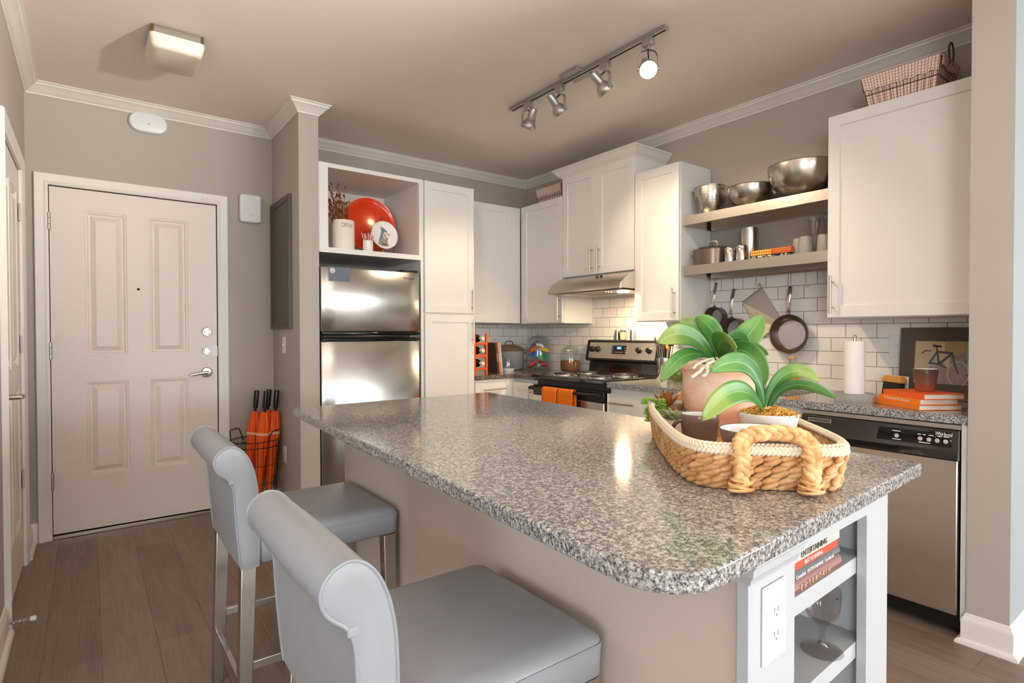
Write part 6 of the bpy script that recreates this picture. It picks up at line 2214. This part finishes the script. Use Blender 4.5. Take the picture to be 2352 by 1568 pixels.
def braid(end):
    sgn = -1 if end == 0 else 1
    xo = -0.006 if end == 0 else BL + 0.006
    m = MB(FBK)
    yw = 0.064
    ctl = [Vector((xo + sgn * 0.010, -yw, 0.0115)), Vector((xo + sgn * 0.016, -yw, 0.05)), Vector((xo + sgn * 0.014, -yw, 0.084)), Vector((xo + sgn * 0.004, -yw * 0.98, 0.098)), Vector((xo, -yw * 0.70, 0.112)), Vector((xo, 0, 0.118)),
           Vector((xo, yw * 0.70, 0.112)), Vector((xo + sgn * 0.004, yw * 0.98, 0.098)), Vector((xo + sgn * 0.014, yw, 0.084)), Vector((xo + sgn * 0.016, yw, 0.05)), Vector((xo + sgn * 0.010, yw, 0.0115))]

    def P(t):
        f = t * (len(ctl) - 1)
        i = min(int(f), len(ctl) - 2)
        q = f - i
        p0, p1, p2, p3 = ctl[max(i - 1, 0)], ctl[i], ctl[i + 1], ctl[min(i + 2, len(ctl) - 1)]
        return 0.5 * ((2 * p1) + (p2 - p0) * q + (2 * p0 - 5 * p1 + 4 * p2 - p3) * q * q + (3 * p1 - p0 - 3 * p2 + p3) * q ** 3)
    N = 132
    for s_ in range(3):
        pts = []
        rad = []
        for k in range(N + 1):
            t_ = k / N
            p = P(t_)
            d = (P(min(t_ + .01, 1)) - P(max(t_ - .01, 0))).normalized()
            out = Vector((1, 0, 0))
            sd = d.cross(out).normalized()
            ph = 2 * PI * (t_ * 8.0 + s_ / 3)
            pts.append(p + sd * (0.0098 * math.sin(ph)) + out * (0.0060 * math.sin(2 * ph)))
            rad.append(0.0078 + 0.0012 * math.sin(2 * ph + 1))
        m.tube(pts, rad, 8)
    h_ = m.build('braided_handle', FIBER2, tb, angle=80)
    for s_, wr in ((-1, 0), (1, 0), (-1, 1), (1, 1)):
        m = MB(FBK)
        for (z, rr, tilt) in (((0.010, 0.021, 0.1), (0.015, 0.0205, -0.25), (0.020, 0.0195, 0.3), (0.026, 0.0175, -0.2)), ((0.066, 0.0165, 0.3), (0.071, 0.016, -0.3), (0.080, 0.0155, 0.25)))[wr]:
            pts = []
            for k in range(20):
                a = 2 * PI * k / 20
                pts.append((xo + sgn * 0.011 + 0.72 * rr * math.cos(a), s_ * yw + rr * 1.05 * math.sin(a), z + 0.006 * math.sin(a) * tilt * 3))
            m.tube(pts, 0.0034, 6, closed=True)
        m.build('wrapping', FIBER2, h_, angle=80)


braid(0)
braid(1)

# ------------------------------------------------------------------ plants and cups in the tray
TZ = IZ + 0.0068


def strap_leaf(pts, W, mat, parent, face=0.0, fold=0.10, name='leaf', nseg=18, base=0.30):
    V = Vector((0, 0, 0))
    m = MB()
    P = [Vector(p) for p in pts]
    cen = P[1]
    view = (cen - Vector((0.0, 0.0, CAMZ))).normalized()
    axis = []
    for i in range(nseg + 1):
        t_ = i / nseg
        p = bez(*P, t_)
        d = (bez(*P, min(t_ + .02, 1)) - bez(*P, max(t_ - .02, 0))).normalized()
        axis.append((p, d))
    sides = []
    s0 = axis[nseg // 2][1].cross(view).normalized()
    prev = None
    for p, d in axis:
        s_ = (s0 - d * s0.dot(d))
        if s_.length < 0.15:
            s_ = prev if prev else d.cross(view)
        s_ = s_.normalized()
        s_ = Matrix.Rotation(face, 3, d) @ s_
        sides.append(s_)
        prev = s_
    g = []
    nv = 8
    for i, ((p, d), s_) in enumerate(zip(axis, sides)):
        t_ = i / nseg
        wdt = W * (base + (1 - base) * math.sin(min(t_ / 0.55, 1) * PI / 2)) * (1 if t_ < 0.6 else max(0.02, math.cos((t_ - 0.6) / 0.4 * PI / 2) ** 0.62))
        nn_ = d.cross(s_).normalized()
        if nn_.z < 0:
            nn_ = -nn_
        row = []
        for j in range(nv + 1):
            q = 2 * j / nv - 1
            row.append((m.v(p + s_ * (q * wdt / 2) + nn_ * (abs(q) ** 1.3 * wdt * fold)), (t_, j / nv)))
        g.append(row)
    for i in range(nseg):
        for j in range(nv):
            c4 = [g[i][j], g[i + 1][j], g[i + 1][j + 1], g[i][j + 1]]
            m.face([c[0] for c in c4], 0, [c[1] for c in c4])
    return m.build(name, mat, parent, solid=0.0018, recalc=False, angle=60)


PC = Vector((1.555, 1.008, TZ))
op = thing('potted_orchid', 'big leaved orchid in a large terracotta pot in the tray', 'plant', PC)
MB().lathe([(0.0, 0.0), (0.082, 0.0), (0.086, 0.004), (0.098, 0.05), (0.108, 0.11), (0.106, 0.158), (0.106, 0.176), (0.114, 0.190), (0.121, 0.196), (0.122, 0.208), (0.118, 0.213), (0.111, 0.210), (0.107, 0.195), (0.10, 0.17), (0.0, 0.165)], PC, 'z', 56, caps=False).build('pot', TERRA, op, angle=40)
m = MB().lathe([(0.103, 0.186), (0.08, 0.202), (0.04, 0.212), (0.0, 0.215)], PC, 'z', 30)
for k in range(70):
    a, r = rnd.uniform(0, 2 * PI), 0.1 * math.sqrt(rnd.random())
    m.ell(PC + Vector((r * math.cos(a), r * math.sin(a), 0.214 - 0.25 * r + rnd.uniform(-.003, .004))), (0.012, 0.006, 0.004), Matrix.Rotation(rnd.uniform(0, PI), 3, 'Z'), 6, 4)
m.build('bark', SOIL, op, angle=60)
OL = {
 'A': ([(1.508, 0.992, 1.125), (1.432, 1.001, 1.223), (1.348, 1.014, 1.223), (1.277, 1.017, 1.183)], 0.062, LEAFLIT, 0.35),
 'B': ([(1.475, 0.992, 1.142), (1.377, 0.991, 1.167), (1.309, 0.992, 1.137), (1.282, 1.011, 1.073)], 0.044, LEAF, 0.1),
 'C': ([(1.579, 1.039, 1.135), (1.587, 1.084, 1.203), (1.571, 1.122, 1.246), (1.542, 1.144, 1.249)], 0.056, LEAFLIT, 0.2),
 'D': ([(1.583, 1.023, 1.135), (1.600, 1.033, 1.197), (1.574, 1.053, 1.245), (1.517, 1.063, 1.262)], 0.06, LEAF, 0.0),
 'E': ([(1.600, 1.01, 1.135), (1.645, 1.005, 1.160), (1.690, 0.98, 1.200), (1.720, 0.96, 1.268)], 0.082, LEAF, 0.0),
 'F': ([(1.524, 0.98, 1.130), (1.438, 0.946, 1.198), (1.43, 0.902, 1.214), (1.445, 0.877, 1.146)], 0.068, LEAFLIT, 0.5),
 'G': ([(1.579, 1.001, 1.132), (1.611, 1.017, 1.21), (1.646, 0.99, 1.21), (1.651, 0.961, 1.169)], 0.052, LEAFD, 0.6),
 'H': ([(1.537, 0.97, 1.128), (1.506, 0.92, 1.190), (1.523, 0.856, 1.160), (1.525, 0.841, 1.063)], 0.066, LEAF, 0.15),
 'I': ([(1.596, 0.989, 1.132), (1.627, 0.979, 1.183), (1.665, 0.95, 1.173), (1.688, 0.92, 1.142)], 0.034, LEAFD, 0.7)}
for k, (pts, W, mt_, fa) in OL.items():
    strap_leaf(pts, W, mt_, op, fa)
for pts, r in (([(1.446, 0.951, 1.131), (1.401, 0.947, 1.124), (1.376, 0.953, 1.096), (1.35, 0.960, 1.087)], 0.0050), ([(1.401, 0.947, 1.118), (1.398, 0.937, 1.106), (1.396, 0.938, 1.091), (1.374, 0.942, 1.09)], 0.0042), ([(1.46, 0.961, 1.136), (1.43, 0.966, 1.134), (1.392, 0.967, 1.128), (1.371, 0.969, 1.11)], 0.0042)):
    P = [Vector(p) for p in pts]
    MB().tube([bez(*P, i / 12) + Vector((0.002 * math.sin(i * 1.7), 0.002 * math.cos(i * 2.1), 0)) for i in range(13)], r, 8).build('aerial_root', ROOT, op)

MC = Vector((1.289, 0.702, TZ))
o2 = thing('potted_orchid', 'smaller orchid with gold moss in a white bowl pot in the tray', 'plant', MC)
MB().lathe([(0.0, 0.0), (0.040, 0.0), (0.044, 0.006), (0.056, 0.06), (0.063, 0.100), (0.0665, 0.112), (0.065, 0.116), (0.060, 0.112), (0.052, 0.08), (0.0, 0.075)], MC, 'z', 44, caps=False).build('pot', painted('white_bark_pot', (230, 224, 216), 0.6, 0.4, 60), o2, angle=50)
m = MB().lathe([(0.058, 0.100), (0.048, 0.116), (0.026, 0.125), (0.0, 0.128)], MC, 'z', 26)
for k in range(230):
    a, r = rnd.uniform(0, 2 * PI), 0.059 * math.sqrt(rnd.random())
    c = MC + Vector((r * math.cos(a), r * math.sin(a), 0.131 - 0.30 * r))
    d = rnd.uniform(0, 2 * PI)
    e = Vector((0.013 * math.cos(d), 0.013 * math.sin(d), 0))
    m.tube([c - e, c - e * 0.3 + Vector((0, 0, 0.005)), c + e * 0.4 + Vector((0.003, 0, 0.004)), c + e - Vector((0, 0, 0.004))], 0.0012, 4)
mo = m.build('moss', MOSS, o2, angle=70)
mo['kind'] = 'stuff'
for pts, W, mt_, fa in (([(1.276, 0.703, 1.021), (1.249, 0.702, 1.170), (1.172, 0.726, 1.156), (1.123, 0.750, 1.123)], 0.046, LEAF, 0.45),
                        ([(1.256, 0.695, 1.026), (1.174, 0.690, 1.111), (1.090, 0.696, 1.089), (1.039, 0.711, 1.024)], 0.052, LEAFLIT, 0.1),
                        ([(1.276, 0.703, 1.026), (1.281, 0.688, 1.124), (1.326, 0.644, 1.149), (1.350, 0.614, 1.096)], 0.034, LEAFLIT, 0.2),
                        ([(1.279, 0.700, 1.026), (1.281, 0.667, 1.119), (1.314, 0.618, 1.096), (1.353, 0.577, 1.063)], 0.026, LEAFD, 0.5)):
    strap_leaf(pts, W, mt_, o2, fa)


def hobnail(m, c, rz, z0, z1, dz, n, s):
    j = 0
    z = z0
    while z < z1:
        r = rz(z)
        for i in range(n):
            a = 2 * PI * (i + 0.5 * (j % 2)) / n
            m.ell(c + Vector((r * math.cos(a), r * math.sin(a), z)), (s, s, s), None, 5, 4)
        j += 1
        z += dz


def cup(name, label, cat, c, prof, inner, rz, z0, z1, dz, n, s):
    t = thing(name, label, cat, c)
    m = MB()
    m.lathe(prof, c, 'z', 48, caps=False)
    hobnail(m, c, rz, z0, z1, dz, n, s)
    m.build('glazed_wall', DIMP, t, angle=50)
    MB().lathe(inner, c, 'z', 48, caps=False).build('glazed_inside', INSIDE, t, angle=60)
    return t


MG = Vector((1.301, 0.899, TZ))
mg = cup('mug', 'brown dotted mug with white inside in the tray', 'mug', MG, [(0.0, 0.0), (0.036, 0.0), (0.040, 0.004), (0.044, 0.03), (0.0475, 0.072), (0.049, 0.088), (0.048, 0.090), (0.0465, 0.088)], [(0.0465, 0.088), (0.045, 0.07), (0.040, 0.012), (0.0, 0.008)], lambda z: 0.0398 + (z - 0.004) * 0.118, 0.010, 0.074, 0.0062, 40, 0.0024)
tdir = (Vector((MG.x, MG.y, 0)) * -1).normalized()
hdir = Vector((-0.80, 0.60, 0))
MB().tube([MG + hdir * (0.046 + 0.026 * math.sin(PI * k / 12)) + Vector((0, 0, 0.045 - 0.026 * math.cos(PI * k / 12))) for k in range(13)], 0.0055, 8, flat=1.4).build('handle', MUGB, mg)
BO = Vector((1.132, 0.638, TZ))
cup('bowl', 'brown dotted bowl with white inside behind the basket handle', 'bowl', BO, [(0.030, 0.0), (0.033, 0.012), (0.036, 0.022), (0.058, 0.048), (0.073, 0.075), (0.079, 0.100), (0.078, 0.102), (0.0765, 0.100)], [(0.0765, 0.100), (0.071, 0.076), (0.056, 0.05), (0.034, 0.026), (0.0, 0.022)], lambda z: 0.0365 + 0.041 * ((z - 0.022) / 0.075) ** 0.62 if z > 0.022 else 0.036, 0.032, 0.086, 0.0068, 56, 0.0025)
SCP = Vector((1.373, 1.045, TZ))
su = thing('potted_succulent', 'sage rosette succulent in a small white pot behind the mug', 'plant', SCP)
MB().lathe([(0.0, 0.0), (0.034, 0.0), (0.037, 0.004), (0.041, 0.05), (0.0385, 0.05), (0.034, 0.042), (0.0, 0.042)], SCP, 'z', 32, caps=False).build('pot', CERAM, su, angle=40)
for k in range(34):
    a = k * 2.39996
    f = k / 33
    el = 0.25 + 1.05 * (1 - f)
    L = 0.034 - 0.004 * f
    L = 0.016 + 0.030 * f
    el = 1.35 - 1.05 * f
    d = Vector((math.cos(a) * math.cos(el), math.sin(a) * math.cos(el), math.sin(el)))
    c0_ = SCP + Vector((0, 0, 0.048))
    m = MB().ell(c0_ + d * (L * 0.62), (L * 0.62, 0.0075, 0.0045), d.to_track_quat('X', 'Z').to_matrix(), 8, 6)
    m.build('leaf', SUCC, su, angle=80)
BDP = Vector((1.437, 1.118, TZ))
bd = thing('potted_succulent', 'mixed succulents with green beads and bronze leaves in the tray corner', 'plant', BDP)
MB().lathe([(0.0, 0.0), (0.030, 0.0), (0.033, 0.004), (0.036, 0.048), (0.0335, 0.048), (0.03, 0.04), (0.0, 0.04)], BDP, 'z', 28, caps=False).build('pot', pbr('grey_pot', (150, 150, 140), 0.6), bd, angle=40)
for s_ in range(7):
    a = s_ * 0.9 + 2.0
    tip = BDP + Vector((-0.045 + 0.02 * math.cos(a), 0.01 + 0.03 * math.sin(a), 0.085 - 0.028 * (s_ % 4)))
    p0 = BDP + Vector((0, 0, 0.045))
    m = MB()
    pp = [bez(p0, p0 + Vector((-0.01, 0, 0.045)), tip + Vector((0, 0, 0.03)), tip, i / 10) for i in range(11)]
    m.tube(pp, 0.0016, 5)
    for i in range(2, 11):
        for q in range(4):
            b_ = q * PI / 2 + i * 0.7
            d = Vector((math.cos(b_), math.sin(b_), 0.25)).normalized()
            m.ell(pp[i] + d * 0.0055, (0.0068, 0.0042, 0.0042), d.to_track_quat('X', 'Z').to_matrix(), 6, 5)
    m.build('bead_stem', BEAD, bd, angle=80)
for k in range(12):
    a = k * 2.4
    el = 0.5 + 0.7 * (k % 3) / 2
    d = Vector((math.cos(a) * math.cos(el), math.sin(a) * math.cos(el), math.sin(el)))
    MB().ell(BDP + Vector((0.012, 0.004, 0.070)) + d * 0.028, (0.030, 0.0085, 0.0040), d.to_track_quat('X', 'Z').to_matrix(), 8, 6).build('bronze_leaf', ALOE if k % 3 else LEAFD, bd, angle=80)
MB().tube([BDP + Vector((0.045, -0.02, 0.045)), BDP + Vector((0.05, -0.03, 0.075)), BDP + Vector((0.052, -0.03, 0.105))], 0.0018, 6).build('jade_stem', JADE, bd)
for (x, y, z) in ((0.052, -0.032, 0.112), (0.040, -0.045, 0.062), (0.060, -0.042, 0.072), (0.030, -0.04, 0.05)):
    MB().ell(BDP + Vector((x, y, z)), (0.010, 0.0035, 0.010), Matrix.Rotation(0.6, 3, 'Z'), 10, 6).build('jade_leaf', JADE, bd)
